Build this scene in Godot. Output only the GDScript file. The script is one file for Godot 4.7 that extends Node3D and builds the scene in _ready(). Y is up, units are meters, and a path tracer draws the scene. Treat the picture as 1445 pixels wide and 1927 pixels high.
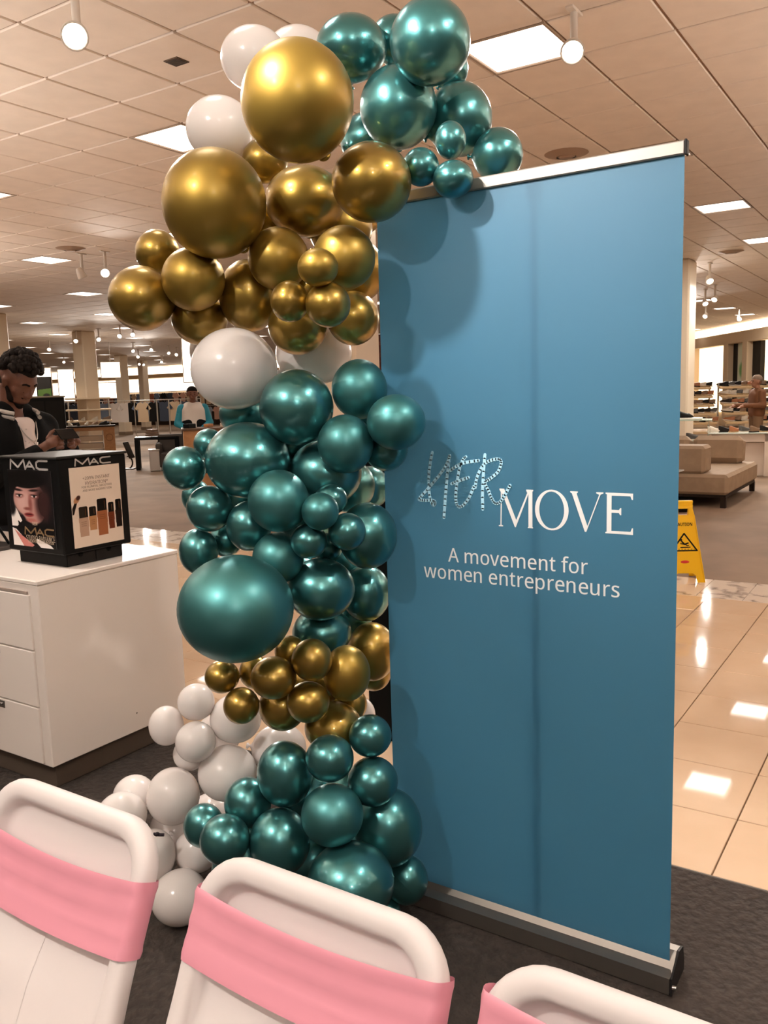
extends Node3D

var mats := {}
var ids := 0
var rng := RandomNumberGenerator.new()
var FACE := Basis(Vector3(0, 0, 1), Vector3(0, 1, 0), Vector3(-1, 0, 0))   # a plane that looks towards -x

# ---------------------------------------------------------------- geometry helpers
func mb() -> SurfaceTool:
	var st := SurfaceTool.new()
	st.begin(Mesh.PRIMITIVE_TRIANGLES)
	return st

func flat(st: SurfaceTool) -> void:
	st.set_smooth_group(-1)

func soft(st: SurfaceTool) -> void:
	ids += 1
	st.set_smooth_group(ids)

func htri(st: SurfaceTool, a: Vector3, b: Vector3, c: Vector3, hint: Vector3) -> void:
	st.add_vertex(a)
	if (b - a).cross(c - a).dot(hint) > 0.0:
		st.add_vertex(c)
		st.add_vertex(b)
	else:
		st.add_vertex(b)
		st.add_vertex(c)

func hquad(st: SurfaceTool, a: Vector3, b: Vector3, c: Vector3, d: Vector3, hint: Vector3) -> void:
	htri(st, a, b, c, hint)
	htri(st, a, c, d, hint)

func bx(st: SurfaceTool, at: Vector3, size: Vector3, bevel := 0.0, turn := Basis.IDENTITY) -> void:
	flat(st)
	var h := size * 0.5
	var b := minf(bevel, minf(h.x, minf(h.y, h.z)) * 0.8)
	for i in 3:
		var u := (i + 1) % 3
		var v := (i + 2) % 3
		for s in [-1.0, 1.0]:
			var q := []
			for e in [[-1, -1], [1, -1], [1, 1], [-1, 1]]:
				var p := Vector3()
				p[i] = s * h[i]
				p[u] = e[0] * (h[u] - b)
				p[v] = e[1] * (h[v] - b)
				q.append(at + turn * p)
			var n := Vector3()
			n[i] = s
			hquad(st, q[0], q[1], q[2], q[3], turn * n)
			if b > 0.0:
				for r in [-1.0, 1.0]:
					var w := []
					for e in [[0, -1], [1, -1], [1, 1], [0, 1]]:
						var p := Vector3()
						p[i] = s * (h[i] - b * e[0])
						p[u] = r * (h[u] - b * (1 - e[0]))
						p[v] = e[1] * (h[v] - b)
						w.append(at + turn * p)
					var m := Vector3()
					m[i] = s
					m[u] = r
					hquad(st, w[0], w[1], w[2], w[3], turn * m)
	if b > 0.0:
		for sx in [-1.0, 1.0]:
			for sy in [-1.0, 1.0]:
				for sz in [-1.0, 1.0]:
					var s := Vector3(sx, sy, sz)
					var c := h - Vector3(b, b, b)
					htri(st, at + turn * (s * Vector3(h.x, c.y, c.z)), at + turn * (s * Vector3(c.x, h.y, c.z)), at + turn * (s * Vector3(c.x, c.y, h.z)), turn * s)

func lathe(st: SurfaceTool, prof: PackedVector2Array, n := 20, xf := Transform3D.IDENTITY) -> void:
	soft(st)
	for j in prof.size() - 1:
		var p := prof[j]
		var q := prof[j + 1]
		for i in n:
			var a := TAU * i / n
			var b := TAU * (i + 1) / n
			var ca := Vector3(cos(a), 0, sin(a))
			var cb := Vector3(cos(b), 0, sin(b))
			var hint := xf.basis * ((ca + cb) * (q.y - p.y) + Vector3(0, 2.0 * (p.x - q.x), 0))
			var p0 := xf * (ca * p.x + Vector3(0, p.y, 0))
			var p1 := xf * (cb * p.x + Vector3(0, p.y, 0))
			var q0 := xf * (ca * q.x + Vector3(0, q.y, 0))
			var q1 := xf * (cb * q.x + Vector3(0, q.y, 0))
			if p.x > 1e-5:
				htri(st, p0, p1, q1, hint)
			if q.x > 1e-5:
				htri(st, p0, q1, q0, hint)

func cyl(st: SurfaceTool, a: Vector3, b: Vector3, ra: float, rb: float, n := 12) -> void:
	var y := (b - a).normalized()
	var x := y.cross(Vector3(0.31, 0.2, 0.93)).normalized()
	var t := Transform3D(Basis(x, y, x.cross(y)), a)
	var l := (b - a).length()
	lathe(st, PackedVector2Array([Vector2(ra, 0), Vector2(rb, l)]), n, t)
	lathe(st, PackedVector2Array([Vector2(0, 0), Vector2(ra, 0)]), n, t)
	lathe(st, PackedVector2Array([Vector2(rb, l), Vector2(0, l)]), n, t)

func tube(st: SurfaceTool, pts: Array, r: float, n := 8) -> void:
	for i in pts.size() - 1:
		cyl(st, pts[i], pts[i + 1], r, r, n)
		if i:
			ball(st, pts[i], Vector3(r, r, r), n, 4)

func ball(st: SurfaceTool, at: Vector3, r: Vector3, n := 16, m := 8, turn := Basis.IDENTITY) -> void:
	var prof := PackedVector2Array()
	for j in m + 1:
		var a := PI * j / m - PI / 2
		prof.append(Vector2(cos(a) if j > 0 and j < m else 0.0, sin(a)))
	lathe(st, prof, n, Transform3D(turn * Basis.from_scale(r), at))

func prism(st: SurfaceTool, poly: PackedVector2Array, depth: float, xf := Transform3D.IDENTITY) -> void:
	flat(st)
	var k := Geometry2D.triangulate_polygon(poly)
	var up := xf.basis.z
	var z := Vector3(0, 0, depth)
	for i in range(0, k.size(), 3):
		var a := Vector3(poly[k[i]].x, poly[k[i]].y, 0)
		var b := Vector3(poly[k[i + 1]].x, poly[k[i + 1]].y, 0)
		var c := Vector3(poly[k[i + 2]].x, poly[k[i + 2]].y, 0)
		htri(st, xf * (a + z), xf * (b + z), xf * (c + z), up)
		htri(st, xf * a, xf * b, xf * c, -up)
	var turn := -1.0 if Geometry2D.is_polygon_clockwise(poly) else 1.0
	for i in poly.size():
		var p := poly[i]
		var q := poly[(i + 1) % poly.size()]
		var n := Vector3(q.y - p.y, p.x - q.x, 0) * turn
		hquad(st, xf * Vector3(p.x, p.y, 0), xf * Vector3(q.x, q.y, 0), xf * Vector3(q.x, q.y, depth), xf * Vector3(p.x, p.y, depth), xf.basis * n)

# flat written strokes of a given width, with round joints
func stroke(st: SurfaceTool, pts: Array, w: float, depth0: float, xf: Transform3D) -> void:
	for i in pts.size():
		var depth := depth0 + 0.00003 * i
		var p: Vector2 = pts[i]
		var disc := PackedVector2Array()
		for j in 8:
			disc.append(p + Vector2(cos(TAU * j / 8), sin(TAU * j / 8)) * w * 0.5)
		prism(st, disc, depth, xf)
		if i:
			var o: Vector2 = pts[i - 1]
			var n := (p - o).normalized().orthogonal() * w * 0.5
			prism(st, PackedVector2Array([o + n, o - n, p - n, p + n]), depth, xf)

func smooth(pts: Array, steps := 3) -> Array:
	var c := []
	for i in pts.size() - 1:
		var a: Vector2 = pts[maxi(i - 1, 0)]
		var d: Vector2 = pts[mini(i + 2, pts.size() - 1)]
		for s in steps:
			c.append((pts[i] as Vector2).cubic_interpolate(pts[i + 1], a, d, float(s) / steps))
	c.append(pts[-1])
	return c

# a skin round tapered bones: their distances joined by a smooth minimum, meshed as surface nets
func blob(st: SurfaceTool, bones: Array, cell: float, k := 0.03) -> void:
	soft(st)
	var lo := Vector3(1e9, 1e9, 1e9)
	var hi := -lo
	for b in bones:
		var r: float = maxf(b[2], b[3]) + 2.0 * cell
		var e := Vector3(r, r, r)
		lo = lo.min(b[0] - e).min(b[1] - e)
		hi = hi.max(b[0] + e).max(b[1] + e)
	var nx := int((hi.x - lo.x) / cell) + 2
	var ny := int((hi.y - lo.y) / cell) + 2
	var nz := int((hi.z - lo.z) / cell) + 2
	var f := PackedFloat32Array()
	f.resize(nx * ny * nz)
	f.fill(9.0)
	for b in bones:
		var a: Vector3 = b[0]
		var ba: Vector3 = b[1] - a
		var bb := maxf(ba.dot(ba), 1e-9)
		var ra: float = b[2]
		var rb: float = b[3]
		var r := maxf(ra, rb) + k + 2.0 * cell
		var e := Vector3(r, r, r)
		var p0: Vector3 = (a.min(b[1]) - e - lo) / cell
		var p1: Vector3 = (a.max(b[1]) + e - lo) / cell
		for z in range(maxi(0, int(p0.z)), mini(nz, int(p1.z) + 1)):
			for y in range(maxi(0, int(p0.y)), mini(ny, int(p1.y) + 1)):
				for x in range(maxi(0, int(p0.x)), mini(nx, int(p1.x) + 1)):
					var pa := lo + Vector3(x, y, z) * cell - a
					var h := clampf(pa.dot(ba) / bb, 0.0, 1.0)
					var d := (pa - ba * h).length() - ra - (rb - ra) * h
					var i := (z * ny + y) * nx + x
					var o := f[i]
					var g := maxf(k - absf(o - d), 0.0)
					f[i] = minf(o, d) - g * g * 0.25 / k
	var at := {}
	var sx := 1
	var sy := nx
	var sz := nx * ny
	var corners := [0, sx, sy, sx + sy, sz, sz + sx, sz + sy, sz + sx + sy]
	var edges := [[0, 1], [2, 3], [4, 5], [6, 7], [0, 2], [1, 3], [4, 6], [5, 7], [0, 4], [1, 5], [2, 6], [3, 7]]
	for z in range(1, nz - 1):
		for y in range(1, ny - 1):
			for x in range(1, nx - 1):
				var i := (z * ny + y) * nx + x
				var v := f[i]
				for axis in 3:
					var step: int = [sx, sy, sz][axis]
					var w := f[i + step]
					if (v < 0.0) == (w < 0.0):
						continue
					var u: int = [sy, sz, sx][axis]
					var t: int = [sz, sx, sy][axis]
					var q := []
					for c in [i, i - u, i - u - t, i - t]:
						if not at.has(c):
							var sum := Vector3()
							var n := 0
							for ed in edges:
								var va: float = f[c + corners[ed[0]]]
								var vb: float = f[c + corners[ed[1]]]
								if (va < 0.0) != (vb < 0.0):
									var m := va / (va - vb)
									var ca := Vector3(ed[0] & 1, (ed[0] >> 1) & 1, ed[0] >> 2)
									var cb := Vector3(ed[1] & 1, (ed[1] >> 1) & 1, ed[1] >> 2)
									sum += ca.lerp(cb, m)
									n += 1
							var cx: int = c % nx
							var cy: int = (c / nx) % ny
							var cz: int = c / sz
							at[c] = lo + (Vector3(cx, cy, cz) + sum / maxi(n, 1)) * cell
						q.append(at[c])
					var hint := Vector3()
					hint[axis] = 1.0 if v < 0.0 else -1.0
					hquad(st, q[0], q[1], q[2], q[3], hint)

# ---------------------------------------------------------------- objects
func done(st: SurfaceTool) -> ArrayMesh:
	st.generate_normals()
	return st.commit()

func put(called: String, mesh: Mesh, m: Material, parent: Node = self, at := Vector3.ZERO) -> MeshInstance3D:
	var o := MeshInstance3D.new()
	o.name = numbered(called, parent)
	o.mesh = mesh
	o.material_override = m
	o.position = at
	parent.add_child(o, true)
	return o

func obj(called: String, st: SurfaceTool, m: Material, parent: Node = self, at := Vector3.ZERO) -> MeshInstance3D:
	return put(called, done(st), m, parent, at)

func numbered(called: String, parent: Node = self) -> String:
	if not parent.has_node(called):
		return called
	var key := str(parent.get_instance_id()) + called
	var n: int = counts.get(key, 0) + 1
	counts[key] = n
	return "%s_%03d" % [called, n]
var counts := {}

func tag(o: Node, label: String, category: String, group := "") -> Node:
	o.set_meta("label", label)
	o.set_meta("category", category)
	if group:
		o.set_meta("group", group)
	return o

func thing(called: String, label: String, category: String, at := Vector3.ZERO, turn := 0.0, group := "") -> Node3D:
	var o := Node3D.new()
	o.name = numbered(called)
	add_child(o, true)
	o.position = at
	o.rotation.y = turn
	tag(o, label, category, group)
	return o

func dup(o: Node3D, at: Vector3, turn: float, label: String, group := "") -> Node3D:
	var c: Node3D = o.duplicate()
	c.name = numbered(str(o.name).rstrip("0123456789").trim_suffix("_"))
	add_child(c, true)
	c.position = at
	c.rotation.y = turn
	c.set_meta("label", label)
	if group:
		c.set_meta("group", group)
	return c

func struct(called: String) -> Node3D:
	var o := Node3D.new()
	o.name = called
	add_child(o, true)
	o.set_meta("kind", "structure")
	return o

func mat(r: float, g: float, b: float, rough := 0.6, metal := 0.0) -> StandardMaterial3D:
	var key := "%s %s %s %s %s" % [r, g, b, rough, metal]
	if not mats.has(key):
		var m := StandardMaterial3D.new()
		m.albedo_color = Color(r / 255.0, g / 255.0, b / 255.0)
		m.roughness = rough
		m.metallic = metal
		if r + g + b < 130.0:
			m.metallic_specular = 0.25
		mats[key] = m
	return mats[key]

func glow(r: float, g: float, b: float, energy: float) -> StandardMaterial3D:
	var key := "glow %s %s %s %s" % [r, g, b, energy]
	if not mats.has(key):
		var m := StandardMaterial3D.new()
		m.albedo_color = Color(0.9, 0.9, 0.9)
		m.emission_enabled = true
		m.emission = Color(r / 255.0, g / 255.0, b / 255.0)
		m.emission_energy_multiplier = energy
		mats[key] = m
	return mats[key]

func noisy(m: StandardMaterial3D, sd: int, freq: float, dark: Color, light: Color, scale: float, bump := 0.0, kind := FastNoiseLite.TYPE_SIMPLEX_SMOOTH, octaves := 4) -> StandardMaterial3D:
	var n := FastNoiseLite.new()
	n.seed = sd
	n.noise_type = kind
	n.frequency = freq
	n.fractal_octaves = octaves
	var g := Gradient.new()
	g.set_color(0, dark)
	g.set_color(1, light)
	var t := NoiseTexture2D.new()
	t.width = 512
	t.height = 512
	t.seamless = true
	t.noise = n
	t.color_ramp = g
	m.albedo_color = Color.WHITE
	m.albedo_texture = t
	m.uv1_triplanar = true
	m.uv1_world_triplanar = true
	m.uv1_scale = Vector3.ONE * scale
	if bump > 0.0:
		var h := NoiseTexture2D.new()
		h.width = 512
		h.height = 512
		h.seamless = true
		h.noise = n
		m.heightmap_enabled = true
		m.heightmap_texture = h
		m.heightmap_scale = bump
	return m

func writing(called: String, words: String, font: String, width: float, m: Material, parent: Node, xf: Transform3D, weight := 400, squeeze := 1.0, centre := true) -> MeshInstance3D:
	var f := SystemFont.new()
	f.font_names = PackedStringArray([font])
	f.font_weight = weight
	var t := TextMesh.new()
	t.text = words
	t.font = f
	t.font_size = 48
	t.pixel_size = 0.01
	t.depth = 0.02
	t.curve_step = 1.0
	t.horizontal_alignment = HORIZONTAL_ALIGNMENT_CENTER
	var box := t.get_aabb()
	var k := width / box.size.x
	var o := put(called, t, m, parent)
	var mid := Vector3(box.get_center().x, 0, 0) if centre else box.get_center()
	o.transform = xf * Transform3D(Basis.from_scale(Vector3(k, k * squeeze, 0.02)), Vector3(-mid.x * k, -mid.y * k * squeeze, 0))
	return o

# ---------------------------------------------------------------- builders
var balloon_mesh: ArrayMesh
var knot_mesh: ArrayMesh
var balloon_mat := {}

func balloon(kind: String, at: Vector3, r: float, tall: float, axis: Vector3, label: String, group: String, satin := false) -> void:
	if balloon_mesh == null:
		var p := PackedVector2Array([Vector2(0.0, -1.1), Vector2(0.045, -1.1), Vector2(0.06, -1.06)])
		for j in range(2, 29):
			var a := PI * j / 28 - PI / 2
			var s := sin(a)
			p.append(Vector2(cos(a) * (1.0 - 0.07 * maxf(0.0, -s) * -s) if j < 28 else 0.0, s))
		var st := mb()
		lathe(st, p, 44)
		balloon_mesh = done(st)
		st = mb()
		lathe(st, PackedVector2Array([Vector2(0, -1.2), Vector2(0.1, -1.21), Vector2(0.125, -1.18), Vector2(0.1, -1.14), Vector2(0.05, -1.12), Vector2(0.05, -1.08)]), 14)
		knot_mesh = done(st)
	var o := put(kind + "_balloon", balloon_mesh, balloon_mat[kind + ("_satin" if satin else "")])
	var y := axis.normalized()
	var x := y.cross(Vector3(0.3, 0.9, -0.2)).normalized()
	o.transform = Transform3D(Basis.from_scale(Vector3(1.0 / tall, tall, 1.0 / tall)) * Basis(x, y, x.cross(y)).scaled(Vector3.ONE * r), at)
	tag(o, label, "balloon", group)
	put("knot", knot_mesh, balloon_mat[kind + ("_satin" if satin else "")], o)

func outline(w: float, v0: float, v1: float, rc: float) -> PackedVector2Array:
	var p := PackedVector2Array()
	for j in 9:
		var a := PI + PI / 2 * j / 8
		p.append(Vector2(-w + rc + cos(a) * rc, v0 + rc + sin(a) * rc))
	for j in range(1, 12):
		p.append(Vector2(lerpf(-w + rc, w - rc, j / 12.0), v0))
	for j in 9:
		var a := -PI / 2 + PI / 2 * j / 8
		p.append(Vector2(w - rc + cos(a) * rc, v0 + rc + sin(a) * rc))
	for j in range(1, 14):
		p.append(Vector2(w, lerpf(v0 + rc, v1, j / 14.0)))
	for j in 12:
		p.append(Vector2(lerpf(w, -w, j / 11.0), v1))
	for j in range(1, 14):
		p.append(Vector2(-w, lerpf(v1, v0 + rc, j / 14.0)))
	return p

# a folding chair under a stretch cover: it faces -x and its back leans away, top of the back at (0, 0.884, 0)
func covered_chair(label: String, at: Vector3, turn: float, b0: float, b1: float, cloth: Material, pink: Material) -> Node3D:
	var t := thing("covered_chair", label, "chair", at, turn, "covered chairs in a row")
	var phi := 0.4228
	var down := Vector3(-sin(phi), -cos(phi), 0)
	var out := Vector3(-cos(phi), sin(phi), 0)
	var w := 0.227
	var end := 0.5
	var top := Vector3(0, 0.8838, 0)
	var rings := []
	for l in [[0.03, -0.045], [0.012, -0.043], [0.002, -0.035], [0.0, -0.026], [0.0, -0.014], [0.003, -0.006], [0.009, -0.0015], [0.018, 0.0], [0.027, -0.0006], [0.033, -0.004], [0.038, -0.012], [0.042, -0.024], [0.047, -0.03], [0.056, -0.0335], [0.085, -0.034], [0.13, -0.034], [0.18, -0.034], [0.215, -0.034], [0.2267, -0.034]]:
		var d: float = l[0]
		var ring := []
		for q in outline(w - d, d, end - d * 0.3, minf(maxf(0.088 - d * 0.8, 0.008), w - d)):
			var n: float = l[1]
			if d > 0.02:
				n *= 1.0 - 0.6 * smoothstep(0.2, 0.36, q.y)
			n += 0.0022 * sin(q.y * 31.0 + q.x * 17.0) * smoothstep(0.2, 0.45, q.y) * smoothstep(0.0, 0.1, d)
			var flare := 1.0 + 0.06 * smoothstep(0.2, 0.5, q.y)
			ring.append(top + down * q.y + out * n + Vector3(0, 0, q.x * flare))
		rings.append(ring)
	var st := mb()
	soft(st)
	for j in rings.size() - 1:
		for i in rings[j].size():
			var k: int = (i + 1) % rings[j].size()
			var mid: Vector3 = rings[j][i] - (top + down * 0.25)
			hquad(st, rings[j][i], rings[j][k], rings[j + 1][k], rings[j + 1][i], out * 0.4 + mid.normalized() * (0.9 if j < 6 else 0.0) + (-out * 1.3 if j < 2 else Vector3.ZERO))
	# flat back of the cover, towards the seat
	flat(st)
	for i in range(1, rings[0].size() - 1):
		htri(st, rings[0][0], rings[0][i], rings[0][i + 1], -out)
	obj("back_cover", st, cloth, t)
	# seat under the cover, on the camera's side, with the cover pulled down to the feet
	st = mb()
	bx(st, Vector3(-0.39, 0.445, 0), Vector3(0.44, 0.05, 0.43), 0.018)
	obj("seat", st, cloth, t)
	st = mb()
	for s in [-1.0, 1.0]:
		prism(st, PackedVector2Array([Vector2(-0.6, 0.43), Vector2(-0.2, 0.43), Vector2(-0.17, 0.02), Vector2(-0.21, 0.02), Vector2(-0.28, 0.22), Vector2(-0.42, 0.22), Vector2(-0.56, 0.02), Vector2(-0.62, 0.02)]), 0.006, Transform3D(Basis.IDENTITY, Vector3(0, 0, s * 0.208 - 0.003)))
	prism(st, PackedVector2Array([Vector2(-0.21, 0.43), Vector2(0.21, 0.43), Vector2(0.215, 0.02), Vector2(0.16, 0.02), Vector2(0, 0.2), Vector2(-0.16, 0.02), Vector2(-0.215, 0.02)]), 0.006, Transform3D(FACE, Vector3(-0.6, 0, 0)))
	obj("skirt", st, cloth, t)
	for s in [-1.0, 1.0]:
		st = mb()
		cyl(st, Vector3(-0.2, 0.44, s * 0.195), Vector3(-0.59, 0.0, s * 0.2), 0.011, 0.011, 8)
		obj("leg", st, mat(120, 120, 120, 0.4, 0.8), t)
		st = mb()
		cyl(st, Vector3(-0.5, 0.44, s * 0.195), Vector3(-0.185, 0.0, s * 0.2), 0.011, 0.011, 8)
		obj("leg", st, mat(120, 120, 120, 0.4, 0.8), t)
	# the band: a closed loop of cloth round the back, a little proud of it
	st = mb()
	soft(st)
	var rows := []
	for j in 13:
		var f := j / 12.0
		var row := []
		for i in 48:
			var u := 0.0
			var n := 0.0
			if i < 20:
				u = lerpf(-0.213, 0.213, i / 19.0)
				n = 0.0045
			elif i < 28:
				var a := PI / 2 - PI * (i - 19.5) / 8.5
				u = 0.213 + cos(a) * 0.0165
				n = -0.0222 + sin(a) * 0.0268
			elif i < 40:
				u = lerpf(0.213, -0.213, (i - 28) / 11.0)
				n = -0.049
			else:
				var a := -PI / 2 - PI * (i - 39.5) / 8.5
				u = -0.213 + cos(a) * 0.0165
				n = -0.0222 + sin(a) * 0.0268
			var sag := 0.016 * (1.0 - pow(u / 0.23, 2.0))
			var v := lerpf(b0, b1, f) + sag * (1.0 if f < 0.5 else 0.7)
			var belly := 0.0035 * sin(PI * f) * (1.0 - pow(u / 0.25, 2.0))
			var hem := 0.0022 if j == 1 or j == 11 else 0.0
			var fold := 0.0012 * sin(f * 19.0 + u * 4.0)
			row.append(top + down * v + out * (n + ((hem + fold - belly) if n > -0.02 else -hem)) + Vector3(0, 0, u))
		rows.append(row)
	for j in 12:
		for i in 48:
			var k := (i + 1) % 48
			var c := top + down * lerpf(b0, b1, j / 12.0) - out * 0.022
			hquad(st, rows[j][i], rows[j][k], rows[j + 1][k], rows[j + 1][i], rows[j][i] - c)
	obj("sash_band", st, pink, t)
	return t

func spotlight(at: Vector3, aim: Vector3, label: String, energy := 0.0, angle := 40.0, blend := 0.6, ceiling := 3.72) -> void:
	var t := thing("track_spotlight", label, "spotlight", at, 0.0, "white track spotlights on the ceiling")
	var white := mat(225, 215, 205, 0.5)
	var st := mb()
	cyl(st, Vector3(0.02, 0.02, 0), Vector3(0.02, ceiling - at.y - 0.01, 0), 0.022, 0.022, 10)
	bx(st, Vector3(0.02, ceiling - at.y - 0.008, 0), Vector3(0.16, 0.016, 0.05), 0.004)
	obj("stem", st, white, t)
	var y := (aim - at).normalized()
	var x := y.cross(Vector3(0, 1, 0.01)).normalized()
	var xf := Transform3D(Basis(x, y, x.cross(y)), Vector3.ZERO)
	st = mb()
	lathe(st, PackedVector2Array([Vector2(0, -0.1), Vector2(0.035, -0.098), Vector2(0.05, -0.06), Vector2(0.068, 0.03), Vector2(0.068, 0.05), Vector2(0.06, 0.05), Vector2(0.058, 0.03)]), 18, xf)
	obj("can", st, white, t)
	st = mb()
	lathe(st, PackedVector2Array([Vector2(0.058, 0.032), Vector2(0.04, 0.042), Vector2(0, 0.046)]), 18, xf)
	obj("lamp_face", st, glow(255, 238, 214, 9.0), t)
	if energy > 0.0:
		var l := SpotLight3D.new()
		l.name = "lamp"
		t.add_child(l, true)
		l.position = y * 0.06
		l.look_at_from_position(t.position + y * 0.06, t.position + y * 2.0, Vector3(0.1, 0.2, 1))
		l.light_color = Color(1.0, 0.96, 0.92)
		l.light_energy = energy
		l.light_size = 0.05
		l.spot_range = 30.0
		l.spot_attenuation = 2.0
		l.spot_angle = angle
		l.spot_angle_attenuation = blend
		l.shadow_enabled = true

var shirt_meshes := {}
func shirt_mesh(w: float, h: float) -> ArrayMesh:
	var key := "%s %s" % [w, h]
	if not shirt_meshes.has(key):
		var st := mb()
		var a := w * 0.5
		var half := [Vector2(0.07, 0.0), Vector2(0.17 * a / 0.25, -0.03), Vector2(a + 0.05, -0.24), Vector2(a - 0.03, -0.3), Vector2(a - 0.07, -0.22), Vector2(a - 0.05, -h)]
		var poly := PackedVector2Array([Vector2(0, -0.05)])
		for p in half:
			poly.append(p)
		poly.append(Vector2(0, -h - 0.015))
		for i in range(half.size() - 1, -1, -1):
			poly.append(Vector2(-half[i].x, half[i].y))
		prism(st, poly, 0.05, Transform3D(Basis.IDENTITY, Vector3(0, 0, -0.025)))
		shirt_meshes[key] = done(st)
	return shirt_meshes[key]

var hook_mesh: ArrayMesh
func garment(called: String, at: Vector3, turn: float, w: float, h: float, m: Material, label: String, group: String) -> void:
	var o := put(called, shirt_mesh(w, h), m, self, at)
	o.rotation.y = turn
	tag(o, label, called.replace("_", " "), group)
	if hook_mesh == null:
		var st := mb()
		tube(st, [Vector3(0, -0.03, 0), Vector3(0, 0.04, 0), Vector3(0.015, 0.06, 0), Vector3(0.0, 0.075, 0)], 0.004, 5)
		hook_mesh = done(st)
	put("hanger_hook", hook_mesh, mat(180, 180, 180, 0.3, 1.0), o)

var shoe_upper: ArrayMesh
var shoe_sole: ArrayMesh
func shoe(at: Vector3, turn: float, upper: Material, sole: Material, label: String, group: String, tip := 0.0) -> void:
	if shoe_upper == null:
		var st := mb()
		soft(st)
		var rings := []
		for i in 11:
			var f := i / 10.0
			var x := lerpf(-0.135, 0.14, f)
			var wd := 0.046 * sqrt(maxf(0.0, 1.0 - pow(absf(f - 0.5) * 2.0, 4.0))) * (0.82 + 0.25 * f) + 0.002
			var ht := lerpf(0.095, 0.05, smoothstep(0.1, 0.75, f)) * (1.0 - 0.75 * smoothstep(0.8, 1.0, f))
			var ring := []
			for j in 9:
				var a := PI * j / 8
				ring.append(Vector3(x, 0.02 + sin(a) * ht, cos(a) * wd * (1.0 - 0.25 * sin(a))))
			rings.append(ring)
		for i in 10:
			for j in 8:
				var mid: Vector3 = (rings[i][j] + rings[i + 1][j + 1]) * 0.5
				hquad(st, rings[i][j], rings[i][j + 1], rings[i + 1][j + 1], rings[i + 1][j], mid - Vector3(mid.x, 0.02, 0))
		shoe_upper = done(st)
		st = mb()
		var poly := PackedVector2Array()
		for i in 20:
			var a := TAU * i / 20
			poly.append(Vector2(cos(a) * 0.15, sin(a) * 0.05 * (0.85 + 0.15 * cos(a))))
		prism(st, poly, 0.024, Transform3D(Basis(Vector3(1, 0, 0), Vector3(0, 0, -1), Vector3(0, 1, 0)), Vector3.ZERO))
		shoe_sole = done(st)
	var o := put("shoe", shoe_upper, upper, self, at)
	o.rotation = Vector3(0, turn, tip)
	tag(o, label, "shoe", group)
	put("sole", shoe_sole, sole, o)

# a pillar standing at (x, z)
func pillar(n: int, at: Vector3, w: float, h: float) -> void:
	var o := struct("trim_%d" % n)
	o.position = at
	var st := mb()
	bx(st, Vector3(0, h / 2, 0), Vector3(w, h, w), 0.03)
	obj("pillar_shaft", st, cream, o)
	st = mb()
	bx(st, Vector3(0, 0.08, 0), Vector3(w + 0.03, 0.16, w + 0.03), 0.01)
	obj("pillar_base", st, mat(140, 120, 100, 0.6), o)

var cream: StandardMaterial3D

# Image drawing for printed pictures
func ell(im: Image, cx: float, cy: float, rx: float, ry: float, c: Color, soft_edge := 0.08, turn := 0.0) -> void:
	var s := maxf(rx, ry) * (1.0 + soft_edge)
	for y in range(maxi(0, int(cy - s)), mini(im.get_height(), int(cy + s) + 2)):
		for x in range(maxi(0, int(cx - s)), mini(im.get_width(), int(cx + s) + 2)):
			var p := Vector2(x - cx, y - cy).rotated(-turn)
			var d := Vector2(p.x / rx, p.y / ry).length()
			var a := 1.0 - smoothstep(1.0 - soft_edge, 1.0 + soft_edge, d)
			if a > 0.0:
				im.set_pixel(x, y, im.get_pixel(x, y).lerp(c, a * c.a))

func poly_fill(im: Image, pts: PackedVector2Array, c: Color) -> void:
	var lo := Vector2(1e9, 1e9)
	var hi := -lo
	for p in pts:
		lo = lo.min(p)
		hi = hi.max(p)
	for y in range(maxi(0, int(lo.y)), mini(im.get_height(), int(hi.y) + 1)):
		for x in range(maxi(0, int(lo.x)), mini(im.get_width(), int(hi.x) + 1)):
			if Geometry2D.is_point_in_polygon(Vector2(x + 0.5, y + 0.5), pts):
				im.set_pixel(x, y, c)

# a printed sheet: a thin board with the picture on its +z face
func print_sheet(called: String, im: Image, w: float, h: float, parent: Node, xf: Transform3D, rough := 0.25) -> MeshInstance3D:
	var m := StandardMaterial3D.new()
	im.generate_mipmaps()
	m.albedo_texture = ImageTexture.create_from_image(im)
	m.roughness = rough
	var st := mb()
	flat(st)
	var c := [Vector3(-w / 2, -h / 2, 0.003), Vector3(w / 2, -h / 2, 0.003), Vector3(w / 2, h / 2, 0.003), Vector3(-w / 2, h / 2, 0.003)]
	var uv := [Vector2(0, 1), Vector2(1, 1), Vector2(1, 0), Vector2(0, 0)]
	for i in [0, 2, 1, 0, 3, 2]:
		st.set_uv(uv[i])
		st.add_vertex(c[i])
	for i in 4:
		var a: Vector3 = c[i]
		var b: Vector3 = c[(i + 1) % 4]
		st.set_uv(uv[i])
		hquad(st, a, b, Vector3(b.x, b.y, 0), Vector3(a.x, a.y, 0), (a + b) * 0.5)
	var o := obj(called, st, m, parent)
	o.transform = xf
	return o

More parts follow.
